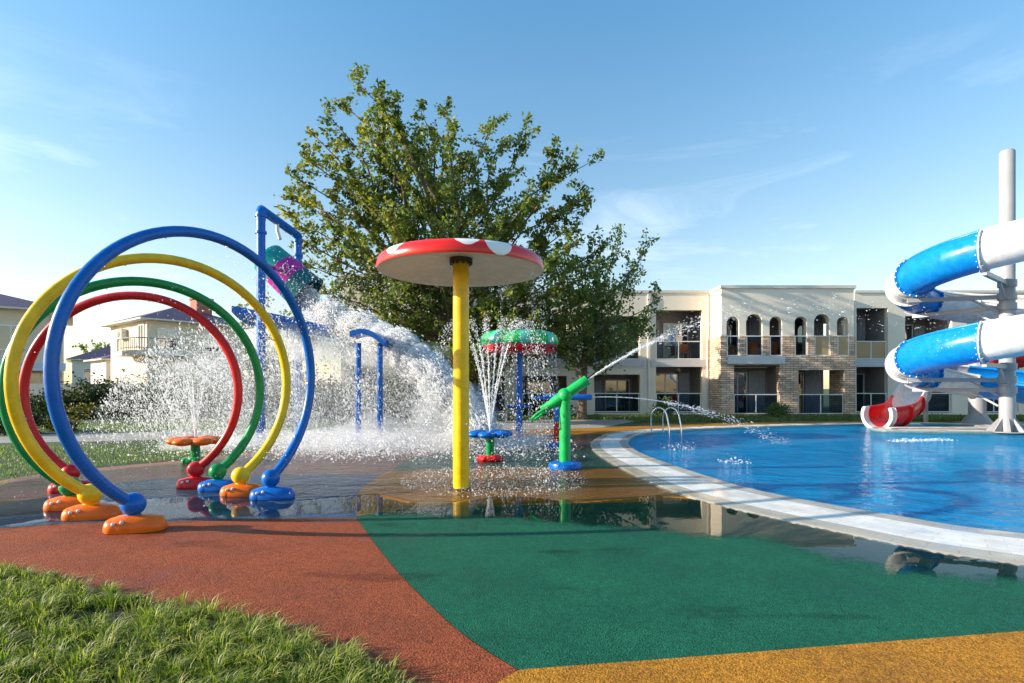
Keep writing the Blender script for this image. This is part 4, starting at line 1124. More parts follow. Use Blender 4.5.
    mb = MB(); mb.box(a3 - .07, b3 + .07, d3 - .07, d3 + .37, z3 + .002, z3 + .15); mb.box(a3 - .07, a3 + .37, d3 + .372, dw + 8, z3 + .002, z3 + .15); mb.build('parapet_coping', 'render2', t)
    mb = MB(); mb.box(a3 + .31, b3 - .31, d3 + .4, dw + 8, z3 - .4, z3 - .2); mb.build('roof', 'render2', t)
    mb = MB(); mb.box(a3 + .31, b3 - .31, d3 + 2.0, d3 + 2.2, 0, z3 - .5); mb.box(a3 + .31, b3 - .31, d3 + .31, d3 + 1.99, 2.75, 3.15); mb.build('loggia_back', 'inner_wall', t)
    for h in hs: railing(t, h[0] + .02, h[1] - .02, h[2] + .03, h[2] + 1.05, d3 + .1, 2); glass_door(t, h[0] + .1, h[1] - .3, h[2] + .06, h[2] + 2.0, d3 + 1.97, 2)
    # things on the balconies
    def towel(name, xa, xb_, z0, z1, y, mat, label):
        n = 10; vs = []
        for i in range(n + 1):
            x = xa + (xb_ - xa) * i / n; w = .02 * math.sin(i * 1.9)
            vs += [(x, y + w, z0 + .03 * math.sin(i * 1.3)), (x, y + w, z1 - .02), (x, y + .05, z1), (x, y + .1 - w, z1 - .02), (x, y + .1 - w, z0 + .2)]
        fs = [(5 * i + j, 5 * i + j + 1, 5 * i + 5 + j + 1, 5 * i + 5 + j) for i in range(n) for j in range(4)]
        mb = MB(); mb.add(vs, fs); o = mb.build(name, mat, None, 60, loc=((xa + xb_) / 2, y, z0)); tag(o, label, 'towel', 'towels on the hotel balconies')
    h = holes
    towel('beach_towel', h[1][0] + .03, h[1][1] - .03, h[1][2] + .08, zst - .28, db + .42, 'towel', 'orange towel behind the railing of the second arch from the left')
    towel('beach_towel', h[2][0] + .02, h[2][1] - .02, h[2][2] + .1, zst - .26, db + .42, 'towel', 'orange towel behind the railing of the third arch from the left')
    towel('beach_towel', h[0][0] + .04, h[0][1] - .03, h[0][2] + .05, h[0][2] + .42, db + .42, 'p_red', 'low red cloth behind the railing of the leftmost arch')
    # balcony chair with an orange seat on the upper left loggia
    def chair(x, y, z, mat, label):
        t = thing('balcony_chair', (x, y, z), label, 'chair', 'chairs on the hotel loggias')
        MB().box(x - .24, x + .24, y - .22, y + .22, z + .40, z + .45).build('seat', mat, t, bevel=.01)
        MB().obox((x, y + .24, z + .68), ((1, 0, 0), (0, .97, .2), (0, -.2, .97)), (.48, .04, .5)).build('backrest', mat, t, bevel=.01)
        for sx in (-1, 1):
            for sy in (-1, 1): MB().lathe([(.018, 0), (.018, .4)], (x + sx * .21, y + sy * .19, z), 8).build('leg', 'frame', t)
            MB().bar((x + sx * .25, y - .2, z + .62), (x + sx * .25, y + .24, z + .62), .03).build('armrest', mat, t)
    chair(X(690), dw + .75, zf + .002, 'towel', 'orange chair on the upper floor loggia left of the arches')
    chair(X(676), dw + .75, .122, 'p_red', 'red chair on the ground floor loggia left of the stone centre')
hotel()

# ------------------------------------------------------------------ houses on the left
def house(loc, yaw, Lx, Ly, hz, roof_h, over, wallm, label, extras=None, name='house'):
    c = Vector((loc[0], loc[1], 0)); u = Vector((math.cos(yaw), math.sin(yaw), 0)); v = Vector((-u.y, u.x, 0)); k = Vector((0, 0, 1))
    t = thing(name, (c.x, c.y, 0), label, 'house', 'houses beyond the lawn')
    P = lambda a, b, z: c + u * a + v * b + k * z
    def slab(mb, a0, a1, b0, b1, z0, z1):
        vs = [P(a, b, z) for z in (z0, z1) for a, b in ((a0, b0), (a1, b0), (a1, b1), (a0, b1))]
        mb.add(vs, [(0, 3, 2, 1), (4, 5, 6, 7), (0, 1, 5, 4), (1, 2, 6, 5), (2, 3, 7, 6), (3, 0, 4, 7)])
    mb = MB(); slab(mb, 0, Lx, 0, Ly, 0, hz); mb.build('wall', wallm, t)
    mb = MB(); o = over; rl = min(Lx, Ly) / 2 + o
    r0 = (rl - o, Ly / 2) if Lx > Ly else (Lx / 2, rl - o); r1 = (Lx - rl + o, Ly / 2) if Lx > Ly else (Lx / 2, Ly - rl + o)
    z0 = hz + .12
    vs = [P(-o, -o, z0), P(Lx + o, -o, z0), P(Lx + o, Ly + o, z0), P(-o, Ly + o, z0), P(*r0, z0 + roof_h), P(*r1, z0 + roof_h)]
    if Lx > Ly: fs = [(0, 1, 5, 4), (1, 2, 5), (2, 3, 4, 5), (3, 0, 4), (0, 3, 2, 1)]
    else: fs = [(0, 1, 4), (1, 2, 5, 4), (2, 3, 5), (3, 0, 4, 5), (0, 3, 2, 1)]
    mb.add(vs, fs); rf = mb.build('roof', 'roof', t)
    mb = MB(); slab(mb, -o + .01, Lx + o - .01, -o + .01, Ly + o - .01, hz + .002, hz + .118); mb.build('eaves', 'house_white', t)
    def win(face, s, z, w, h, mat='glass'):
        fr = MB(); pn = MB(); e = .04
        if face == 'front': q = lambda a, z_, o_: P(a, -o_, z_)
        else: q = lambda a, z_, o_: P(-o_, a, z_)
        def bx(mb, a0, a1, z0_, z1_, o0, o1):
            vs = [q(a, z_, o_) for o_ in (o0, o1) for a, z_ in ((a0, z0_), (a1, z0_), (a1, z1_), (a0, z1_))]
            mb.add(vs, [(0, 3, 2, 1), (4, 5, 6, 7), (0, 1, 5, 4), (1, 2, 6, 5), (2, 3, 7, 6), (3, 0, 4, 7)])
        bx(fr, s - .08, s, z - .08, z + h + .08, .002, .07); bx(fr, s + w, s + w + .08, z - .08, z + h + .08, .002, .07); bx(fr, s, s + w, z + h, z + h + .08, .002, .07); bx(fr, s, s + w, z - .08, z, .002, .07); bx(fr, s + w / 2 - .03, s + w / 2 + .03, z, z + h, .03, .06)
        f = fr.build('window', 'frame', t); bx(pn, s + .003, s + w - .003, z + .003, z + h - .003, .004, .028); pn.build('glass_pane', mat, f)
    return t, P, slab, win, rf
def houses():
    # right house, corner toward the viewer
    d = 44.0; X = lambda px, dd=d: (px - CX) / F * dd
    t, P, slab, win, rf = house((X(147), d), math.radians(52), 7.6, 8.2, 6.85, 1.75, .7, 'house_wall', 'cream two storey house with rounded balcony, air conditioner and chimney', name='balcony_house')
    win('front', .8, 4.75, 1.3, 1.45); win('front', 4.2, 4.6, 1.4, 1.4); win('front', 1.0, 1.0, 1.6, 1.5); win('front', 4.4, 1.0, 1.6, 1.5); win('side', .6, 4.5, 1.0, 2.0); win('side', 5.2, 1.0, 1.3, 1.4)
    mb = MB(); slab(mb, 4.6, 5.9, 2.2, 3.5, 7.4, 9.3); slab(mb, 4.5, 6.0, 2.1, 3.6, 9.302, 9.45); mb.build('chimney', 'chimney', rf)
    pts = [(-1.0, 3.4), (-1.3, 2.2), (-1.4, .6), (-1.3, -.5), (-.9, -1.1), (-.2, -1.3), (1.4, -1.3), (2.6, -1.1), (2.6, -.004), (-.004, -.004), (-.004, 3.4)]
    poly = [P(a, b, 0) for a, b in pts]
    mb = MB(); mb.prism([(p.x, p.y) for p in poly], 4.05, 4.4); bal = mb.build('balcony', 'house_white', t)
    mb = MB()
    rim = [P(a, b, 0) for a, b in pts[:8]]
    rim = crom(rim, 4)
    mb.tube([(p.x, p.y, 5.35) for p in rim], .04, 8); mb.tube([(p.x, p.y, 4.6) for p in rim], .025, 8)
    for p in rim: mb.tube([(p.x, p.y, 4.41), (p.x, p.y, 5.33)], .025, 6)
    mb.build('railing', 'fence', bal)
    mb = MB(); slab(mb, -.45, -.05, 4.2, 5.4, 5.6, 6.4); ac = mb.build('air_conditioner', 'ac', t)
    mb = MB(); q = P(-.46, 4.8, 6.0); mb.lathe([(.3, 0), (.3, .02), (.24, .03), (.06, .03)], q, 18, P(-1, 0, 0) - P(0, 0, 0)); mb.build('fan_grille', 'dark_metal', ac)
    # annex to its left
    X2 = lambda px: (px - CX) / F * 52
    t2, P2, slab2, win2, _ = house((X2(106), 52), math.radians(50), 4.2, 5, 4.1, .8, .5, 'house_white', 'low white annex with a slight roof between the two larger houses', name='annex_house')
    win2('front', 1.0, 1.0, 1.2, 1.3); 
    # middle house far behind
    X3 = lambda px: (px - CX) / F * 70
    t3, P3, s3, w3, _ = house((X3(72), 70), math.radians(38), 9.5, 9, 5.0, 2.3, .6, 'house_white', 'distant white house with a steep purple brown roof', name='distant_house')
    w3('front', 1.2, 2.6, 1.3, 1.3); w3('front', 4.6, 2.6, 1.3, 1.3); w3('front', 4.6, .7, 1.3, 1.2)
    # leftmost house
    d4 = 36.0; X4 = lambda px: (px - CX) / F * d4
    t4, P4, s4, w4, rf4 = house((X4(62) - .788 * 8.4, d4 - .616 * 8.4), math.radians(38), 8.4, 9, 6.35, 1.5, .55, 'house_wall', 'large beige house at the left edge with purple brown roof and patio awning', name='corner_house')
    w4('front', 5.4, 3.9, 1.1, 1.4); w4('front', 6.6, .9, 1.5, 1.5); w4('front', 2.0, 3.9, 1.2, 1.4); w4('front', 1.8, .9, 1.4, 1.5)
    mb = MB()
    vs = [P4(5.0, -.004, 3.0), P4(8.6, -.004, 3.0), P4(8.6, -1.6, 2.55), P4(5.0, -1.6, 2.55)]; vs += [v + Vector((0, 0, .1)) for v in vs]
    mb.add(vs, [(0, 1, 2, 3), (7, 6, 5, 4), (0, 4, 5, 1), (1, 5, 6, 2), (2, 6, 7, 3), (3, 7, 4, 0)]); mb.build('awning', 'slab', t4)
    mb = MB(); pp = P4(7.9, -.06, 0); mb.lathe([(.05, 0), (.05, 6.5)], (pp.x, pp.y, 0), 8); mb.build('downpipe', 'house_white', t4)
    # grey panel fence before the left house
    t5 = thing('panel_fence', (-27, 31.5, 0), 'grey solid panel fence in front of the beige corner house', 'fence')
    for i in range(6):
        xa = -34 + i * 2.0
        MB().box(xa + .06, xa + 1.94, 31.48, 31.52, .1, 1.75).build('panel', 'fence', t5)
        MB().box(xa - .045, xa + .045, 31.45, 31.55, 0, 1.85).build('post', 'fence', t5)
houses()

# ------------------------------------------------------------------ trees and shrubs
def leaves_mesh(name, C, size, mat, parent, tone, updir=.25):
    n = len(C)
    a = RNG.normal(size=(n, 3)); a[:, 2] *= .8; a /= np.linalg.norm(a, axis=1)[:, None]
    b = RNG.normal(size=(n, 3)); b -= a * (a * b).sum(1)[:, None]; b /= np.linalg.norm(b, axis=1)[:, None]
    nrm = np.cross(a, b)
    s = size * RNG.uniform(.65, 1.35, n)[:, None]
    V = np.stack([C - a * s * .5, C + b * s * .32 + nrm * s * .06, C + a * s * .55, C - b * s * .32 + nrm * s * .06], 1).reshape(-1, 3)
    i = np.arange(n)[:, None] * 4
    Fq = np.concatenate([i + np.array([[0, 1, 2]]), i + np.array([[0, 2, 3]])], 0)
    return fast_mesh(name, V, Fq, mat, np.repeat(tone, 4), parent)
def grow_tree(name, label, base, trunk, tips, mat, leaf, per, nsub, subL, tr, seed, group=None, hang=.0, yellow=None, droop=0):
    rnd = np.random.default_rng(seed)
    t = thing(name, (*base, 0), label, 'tree', group)
    tp = crom([Vector(p) for p in trunk], 6); n = len(tp)
    mb = MB(); mb.tube(tp, [tr * (1 - .82 * i / (n - 1)) * (1.25 if i == 0 else 1) for i in range(n)], 12); mb.build('trunk', 'trunk', t, 60)
    ztop = tp[-1].z
    lm = MB(); Cs = []; Ts = []
    for tip in tips:
        tip = Vector(tip)
        zst = max(tp[0].z + (ztop - tp[0].z) * .16, min(ztop * .93, tip.z * rnd.uniform(.42, .68)))
        s = min(tp, key=lambda p: abs(p.z - zst))
        d = tip - s; L = d.length
        mid1 = s + d * .35 + Vector((rnd.normal() * .05 * L, rnd.normal() * .05 * L, -.03 * L)); mid2 = s + d * .7 + Vector((rnd.normal() * .05 * L, rnd.normal() * .05 * L, .01 * L))
        path = crom([s, mid1, mid2, tip], 5); m = len(path); r0 = min(tr * .38, .016 + .009 * L)
        lm.tube(path, [r0 * (1 - .88 * i / (m - 1)) for i in range(m)], 6)
        ns = max(3, int(nsub * (.5 + L / 7)))
        for k in range(ns):
            f = .22 + .78 * (k + rnd.random()) / ns; q = f * (m - 1); i = min(int(q), m - 2); p = path[i].lerp(path[i + 1], q - i)
            dr = Vector((rnd.normal(), rnd.normal(), rnd.normal() * .7 + .35 - droop)) + (path[-1] - path[0]).normalized() * .7; dr.normalize()
            sl = subL * rnd.uniform(.5, 1.25) * (1.15 - .55 * f)
            e = p + dr * sl
            lm.tube([p, p.lerp(e, .5) + Vector((0, 0, .04 * sl)), e], [.016, .011, .004], 4, caps=False)
            c = int(per * (0.6 + sl / subL * .6))
            u = rnd.random(c) ** .8
            cc = np.array(p)[None] + np.array(e - p)[None] * u[:, None] + rnd.normal(size=(c, 3)) * (.07 * sl + .05) * np.array([1, 1, .9])
            Cs.append(cc)
            tn = rnd.normal(.42, .12) + rnd.normal(0, .16, c)
            if yellow: tn += yellow(p)
            Ts.append(tn)
    lm.build('limbs', 'trunk', t, 60)
    C = np.concatenate(Cs); T = np.clip(np.concatenate(Ts), 0, 1)
    leaves_mesh('crown', C, leaf, mat, t, T)
    return t
def trees():
    rnd = random.Random(11)
    d = 24.0
    tips = [(350, 72), (373, 88), (342, 98), (330, 112), (398, 92), (312, 128), (300, 150), (292, 172), (288, 192), (312, 205), (292, 232), (300, 262), (322, 292), (340, 310), (420, 104), (446, 102), (438, 130), (494, 118), (500, 140), (526, 128), (560, 150), (590, 158), (548, 178), (594, 186), (585, 205), (572, 225), (580, 240), (556, 246), (400, 122), (420, 150), (372, 150), (345, 160), (330, 185), (352, 200), (380, 190), (415, 190), (455, 170), (470, 200), (505, 180), (520, 215), (480, 230), (440, 225), (400, 235), (360, 245), (335, 235), (330, 265), (365, 285), (400, 275), (450, 262), (500, 265), (540, 262), (385, 318), (420, 322), (350, 335), (460, 335), (505, 330), (535, 318), (310, 280), (440, 300), (480, 300), (410, 345), (530, 345), (560, 270), (378, 110), (360, 125), (462, 150), (530, 195), (390, 210), (290, 215), (515, 300), (545, 303), (520, 338), (490, 348), (560, 328), (556, 290), (470, 356), (430, 360), (540, 352), (375, 345), (400, 352), (340, 338), (505, 360), (455, 340), (598, 252), (588, 272), (606, 290), (572, 300), (585, 318)]
    wt = []
    for px, py in tips:
        py += 5 * max(0, min(1, (250 - py) / 100))
        edge = min(1, abs(px - 440) / 150) + max(0, (160 - py) / 120)
        dd = d + rnd.uniform(-3.4, 3.4) * (1.15 - .55 * min(1, edge)); wt.append(W(px, py, dd))
    bx = (452 - CX) / F * d
    grow_tree('broadleaf_tree', 'tall broadleaf tree with airy olive green crown rising behind the mushroom shower', (bx, d), [(bx, d, 0), (bx + .1, d, 2.4), (bx - .2, d + .1, 5), (bx - .6, d, 8.2), (bx - 1.4, d, 11), (bx - 2.6, d, 13.2)], wt, 'leaf_big', .175, 60, 9, 1.35, .30, 21,
              yellow=lambda p: .20 * max(0, (5.5 - p.z) / 4) + .10 * max(0, (-3.5 - p.x) / 3))
    d2 = 27.0
    tips2 = [(600, 242), (622, 233), (652, 241), (612, 262), (640, 258), (598, 285), (628, 292), (657, 298), (572, 282), (560, 305), (592, 322), (620, 328), (640, 320), (556, 330), (606, 305), (580, 300), (575, 338), (645, 335), (632, 275), (585, 260), (548, 290), (568, 320), (612, 335), (603, 268), (662, 312), (652, 326), (540, 302), (545, 325), (552, 268), (560, 250), (538, 335), (570, 342), (628, 342), (592, 345)]
    w2 = [W(px, py, d2 + rnd.uniform(-1.5, 1.5)) for px, py in tips2]
    b2 = (582 - CX) / F * d2
    grow_tree('broadleaf_tree', 'smaller loose crowned tree with a pale brown trunk before the hotel wing', (b2, d2), [(b2, d2, 0), (b2 + .05, d2, 1.8), (b2 + .15, d2, 3.2), (b2 + .4, d2, 4.3), (b2 + .7, d2, 5.0)], w2, 'leaf_dark', .165, 36, 8, 1.3, .24, 5)
    # thin tree at the left whose low branches show behind the bucket gantry
    d3 = 27; b3 = (290 - CX) / F * d3
    t3 = [W(px, py, d3 + rnd.uniform(-1, 1)) for px, py in [(232, 306), (246, 312), (258, 302), (272, 318), (300, 318), (312, 300), (330, 320), (262, 330), (284, 335), (318, 340), (240, 325)]]
    grow_tree('young_tree', 'thin young tree with low spreading branches behind the bucket gantry', (b3, d3), [(b3, d3, 0), (b3, d3, 1.5), (b3 - .2, d3, 3.2), (b3 - .1, d3, 4.4)], t3, 'leaf_big', .17, 22, 5, 1.0, .12, 9)
    def shrub(px, d, w, h, mat, label, leaf=.11, n=1500, seed=0, name='shrub', group='shrubs around the lawn', xo=None):
        r = np.random.default_rng(seed + 100); x = (px - CX) / F * d if xo is None else xo
        t = thing(name, (x, d, 0), label, 'shrub', group)
        st = MB(); Cs = []
        k = max(5, int(n / 130))
        for i in range(k):
            a = r.uniform(0, 2 * PI); q = math.sqrt(r.random()); e = Vector((x + w / 2 * q * math.cos(a), d + w / 2 * .8 * q * math.sin(a), h * (1 - .45 * q * q) * r.uniform(.6, 1.02)))
            st.tube([(x + .1 * math.cos(a), d + .1 * math.sin(a), 0), (x * .5 + e.x * .5, d * .5 + e.y * .5, e.z * .6), e], [.03, .02, .006], 5, caps=False)
            m = int(n / k); u = r.random(m) ** .7
            base = np.array([x * .6 + e.x * .4, d * .6 + e.y * .4, h * .12]); c = base + (np.array(e) - base) * u[:, None] + r.normal(size=(m, 3)) * np.array([.1 * w + .06, .1 * w + .06, .09 * h + .05]); c[:, 2] = np.maximum(c[:, 2], .04); Cs.append(c)
        st.build('stems', 'trunk', t, 60)
        C = np.concatenate(Cs); leaves_mesh('foliage', C, leaf, mat, t, np.clip(r.normal(.4, .24, len(C)), 0, 1))
        return t
    shrub(663, 28.6, 1.0, .95, 'leaf_dark', 'round clipped shrub in front of the pillar left of the stone centre', n=1800, seed=1)
    shrub(775, 28.0, 1.05, .75, 'leaf_dark', 'low round shrub in front of the stone pillar between the ground floor openings', n=1800, seed=2)
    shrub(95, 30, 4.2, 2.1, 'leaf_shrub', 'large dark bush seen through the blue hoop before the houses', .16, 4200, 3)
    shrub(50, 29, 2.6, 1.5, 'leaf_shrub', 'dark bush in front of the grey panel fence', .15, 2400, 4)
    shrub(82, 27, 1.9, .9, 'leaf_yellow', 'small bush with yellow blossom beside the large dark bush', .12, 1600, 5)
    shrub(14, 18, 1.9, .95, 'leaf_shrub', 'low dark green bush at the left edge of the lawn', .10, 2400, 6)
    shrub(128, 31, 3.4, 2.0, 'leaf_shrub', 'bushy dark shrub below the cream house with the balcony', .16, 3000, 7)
    shrub(62, 19.5, 1.1, .55, 'leaf_yellow', 'tiny mottled shrub on the lawn between hoops', .09, 900, 8)
    k = 0
    for px, d, w, h, lb in [(178, 30, 4.5, 2.6, 'dark hedge bush behind the orange flower fountain'), (232, 29.5, 4.0, 2.9, 'dark hedge bush behind the left gantry post'), (286, 29, 4.4, 3.1, 'tall dark bush directly behind the bucket gantry'), (340, 26.2, 3.4, 2.0, 'dark bush at the corner of the far left hotel block'), (398, 25.8, 3.6, 2.4, 'dark bush behind the pouring water beside the low arch'), (545, 28.6, 2.2, .9, 'low shrub behind the watermelon umbrella')]:
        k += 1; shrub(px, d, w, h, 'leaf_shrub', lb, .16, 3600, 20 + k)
    # distant crowns between and behind the houses
    for i, (px, d, h, lb) in enumerate([(97, 95, 9.5, 'small distant tree crown behind the white annex'), (215, 80, 8.0, 'distant tree behind the house with the balcony'), (-20, 80, 9, 'distant tree beyond the left edge house'), (262, 70, 6.5, 'distant tree right of the balcony house')]):
        b = ((px - CX) / F * d, d); tps = [(b[0] + rnd.uniform(-3, 3), d + rnd.uniform(-3, 3), h * rnd.uniform(.55, 1)) for _ in range(16)]
        grow_tree('distant_tree', lb, b, [(b[0], d, 0), (b[0], d, h * .4), (b[0], d, h * .8)], tps, 'leaf_dark', .4, 26, 4, 1.8, .25, 40 + i, 'trees beyond the houses')
trees()

# ------------------------------------------------------------------ water in the air
OCT = np.array([[1, 0, 0], [-1, 0, 0], [0, 1, 0], [0, -1, 0], [0, 0, 1], [0, 0, -1]], float)
TET = np.array([[1, 1, 1], [-1, -1, 1], [-1, 1, -1], [1, -1, -1]], float) * .75
TF = np.array([[0, 1, 2], [0, 3, 1], [0, 2, 3], [1, 3, 2]])
OF = np.array([[0, 2, 4], [2, 1, 4], [1, 3, 4], [3, 0, 4], [2, 0, 5], [1, 2, 5], [3, 1, 5], [0, 3, 5]])
def drops(name, C, r, stretch=None, label=None, cat=None, group=None, kind=None, mat='spray'):
    n = len(C); C = np.asarray(C); small = n > 60000; B_, F_ = (TET, TF) if small else (OCT, OF)
    V = B_[None] * r[:, None, None] * RNG.uniform(.75, 1.3, (n, 1, 3)) * (np.where(RNG.random((n, 1, 1)) < .5, -1., 1.) if small else 1.)
    if stretch is not None:
        s = np.asarray(stretch); s = np.broadcast_to(s, (n, 3)); ln = np.linalg.norm(s, axis=1)[:, None] + 1e-9; u = s / ln
        dp = (V * u[:, None]).sum(2)
        V = V + dp[:, :, None] * u[:, None] * (ln[:, None] )
    V = (V + C[:, None]).reshape(-1, 3)
    Fq = (np.arange(n)[:, None, None] * len(B_) + F_[None]).reshape(-1, 3)
    loc = C.mean(0)
    o = fast_mesh(name, V, Fq, mat, None, None, True, loc)
    return tag(o, label, cat, group, kind)
def rsize(n, lo=.009, sg=.45): return np.clip(lo * np.exp(RNG.normal(0, sg, n)), .004, .05)
def clumpy(C, sc_, thr):
    """keep droplets by a smooth random field, so that gaps and clots form"""
    ph = RNG.uniform(0, 6.28, (10, 1)); k = RNG.normal(size=(10, 3)) * sc_
    f = np.sin(C @ k.T + ph.T).sum(1) / 3.2
    return RNG.random(len(C)) < 1 / (1 + np.exp(-(f - thr) * 3))
def interp_path(P, s):
    P = np.array(P, float); x = np.linspace(0, 1, len(P)); return np.stack([np.interp(s, x, P[:, j]) for j in range(P.shape[1])], 1)
def splash():
    # the pour itself: from the bucket mouth over the tray and the arch down to the pad
    path = [(300, 292, 16.6, .20), (318, 310, 16.4, .34), (340, 320, 15.9, .44), (368, 332, 15.2, .46), (398, 348, 14.6, .46), (424, 368, 14.2, .46), (446, 392, 13.9, .48), (464, 416, 13.7, .5), (478, 440, 13.5, .62)]
    cl = [(*W(a, b, d), w) for a, b, d, w in path]
    n = 420000; s = RNG.random(n) ** .9; q = interp_path(cl, s); s0 = s
    def FLOW(ss):
        f = interp_path(cl, np.clip(ss + .03, 0, 1))[:, :3] - interp_path(cl, np.clip(ss - .03, 0, 1))[:, :3]
        return f / np.linalg.norm(f, axis=1)[:, None] * RNG.uniform(.6, 3.2, len(ss))[:, None]
    rad = q[:, 3:4] * .36
    off = RNG.normal(size=(n, 3)); C = q[:, :3] + off * rad * np.array([.9, 1.0, .85])
    wob = .12 * np.sin(s * 40)[:, None] * np.array([[0, 0, 1]]); C += wob
    km = C[:, 2] > .03; C = C[km]
    k = clumpy(C, 2.6, -1.1); C = C[k]
    drops('bucket_pour_water', C, rsize(len(C), .0085, .55), FLOW(s0[km][k]), kind='stuff')
    # spill and curtain below: wide screen of droplets thinning outwards
    n = 420000
    top = np.array([(60, 440), (95, 415), (112, 390), (130, 362), (165, 338), (205, 330), (238, 318), (258, 296), (300, 300), (330, 306), (360, 320), (400, 340), (430, 362), (460, 395), (500, 440)], float)
    px = RNG.uniform(60, 500, n); ty = np.interp(px, top[:, 0], top[:, 1])
    v = RNG.random(n) ** .85; py = ty + (450 - ty) * v + RNG.normal(0, 7, n)
    d = RNG.uniform(13.2, 18.2, n)
    C = np.stack([(px - CX) / F * d, d, H - (py - YH) / F * d], 1)
    dens = np.interp(px, [60, 95, 130, 180, 240, 300, 420, 470, 500], [0, .10, .42, .66, .66, .72, .85, .7, .15])
    k = (C[:, 2] > .03) & (RNG.random(n) < dens) & clumpy(C, 2.4, .45); C = C[k]
    drops('bucket_splash_water', C, rsize(len(C), .0052, .6), np.array([.25, 0, -1.]) * RNG.uniform(.2, 2.2, (len(C), 1)), kind='stuff')
    # flying outliers high up around the bucket
    n = 5000; px = RNG.normal(300, 55, n); py = RNG.normal(300, 26, n); d = RNG.uniform(14, 18, n)
    C = np.stack([(px - CX) / F * d, d, H - (py - YH) / F * d], 1)
    # rebounding foam on the pad
    n2 = 200000; x = RNG.uniform(-9.5, 1.5, n2); y = RNG.uniform(10.8, 18.0, n2); z = np.abs(RNG.exponential(.16, n2)) + .03
    wgt = np.exp(-((x + 3.4) / 3.2) ** 2) * np.exp(-((y - 14.6) / 2.2) ** 2); k = RNG.random(n2) < wgt
    C2 = np.stack([x, y, z], 1)[k]
    drops('rebound_spray_water', np.concatenate([C, C2]), rsize(len(C) + len(C2), .0072, .5), kind='stuff')
    # mist: low lumpy cloud over the landing zone and along the pour
    def lump(name, c, r, dens_mat='mist', seed=0):
        bm = bmesh.new(); bmesh.ops.create_icosphere(bm, subdivisions=4, radius=1)
        rr = random.Random(seed); ks = [(Vector((rr.gauss(0, 1), rr.gauss(0, 1), rr.gauss(0, 1))) * (2 + 1.4 * i), rr.uniform(0, 6), .16 / (1 + .6 * i)) for i in range(6)]
        for vtx in bm.verts:
            p = vtx.co.copy(); f = 1 + sum(a * math.sin(kk.dot(p) + ph) for kk, ph, a in ks); vtx.co = Vector((p.x * r[0], p.y * r[1], p.z * r[2])) * f
            vtx.co.z = max(vtx.co.z, .03 - c[2])
        me = bpy.data.meshes.new(name); bm.to_mesh(me); bm.free(); me.materials.append(MAT[dens_mat]); me.polygons.foreach_set('use_smooth', [True] * len(me.polygons))
        o = bpy.data.objects.new(name, me); o.location = c; COL.objects.link(o); o['kind'] = 'stuff'
    for i, (x, y, a, b, c) in enumerate([(-5.9, 14.2, 1.5, .8, .34), (-4.3, 13.6, 1.6, .8, .42), (-2.9, 14.3, 1.5, .9, .62), (-1.5, 13.4, 1.4, .8, .5), (-.2, 13.8, 1.1, .7, .32), (-7.3, 13.4, 1.2, .7, .26)]):
        lump('spray_mist', (x, y, .12), (a, b, c), seed=10 + i)
    # the white sheet inside the pour
    pth = crom([Vector(q[:3]) for q in cl], 8); N_ = len(pth)
    mb = MB(); mb.tube(pth, [(.12 + .29 * min(1, 2.2 * i / N_)) * (1 + .22 * math.sin(i * 1.9) + .15 * math.sin(i * 4.3)) for i in range(N_)], 18)
    mb.v = [(x, y, max(z, .035)) for x, y, z in mb.v]
    mb.build('pour_sheet_water', 'mist_dense', None, 80)['kind'] = 'stuff'
    lump('spray_mist', (-1.4, 13.8, .8), (.9, .6, .9), seed=2)
    lump('spray_mist', (-3.0, 14.8, 2.25), (1.3, .5, .42), seed=3)
    lump('spray_mist', (-5.3, 16.2, 2.9), (1.6, .8, .7), seed=4)
    lump('spray_mist', (-6.2, 15.8, 1.2), (3.2, 1.2, 1.5), dens_mat='mist_thin', seed=5)
m, nt, out = new_mat('dense_mist')
v = nd(nt, 'ShaderNodeVolumePrincipled'); v.inputs['Color'].default_value = (.98, .985, 1, 1); v.inputs['Density'].default_value = 3.6; v.inputs['Anisotropy'].default_value = .1
nt.links.new(v.outputs[0], out.inputs['Volume']); MAT['mist_dense'] = m
m, nt, out = new_mat('thin_mist')
v = nd(nt, 'ShaderNodeVolumePrincipled'); v.inputs['Color'].default_value = (.97, .98, 1, 1); v.inputs['Density'].default_value = .10; v.inputs['Anisotropy'].default_value = .2
nt.links.new(v.outputs[0], out.inputs['Volume']); MAT['mist_thin'] = m
splash()
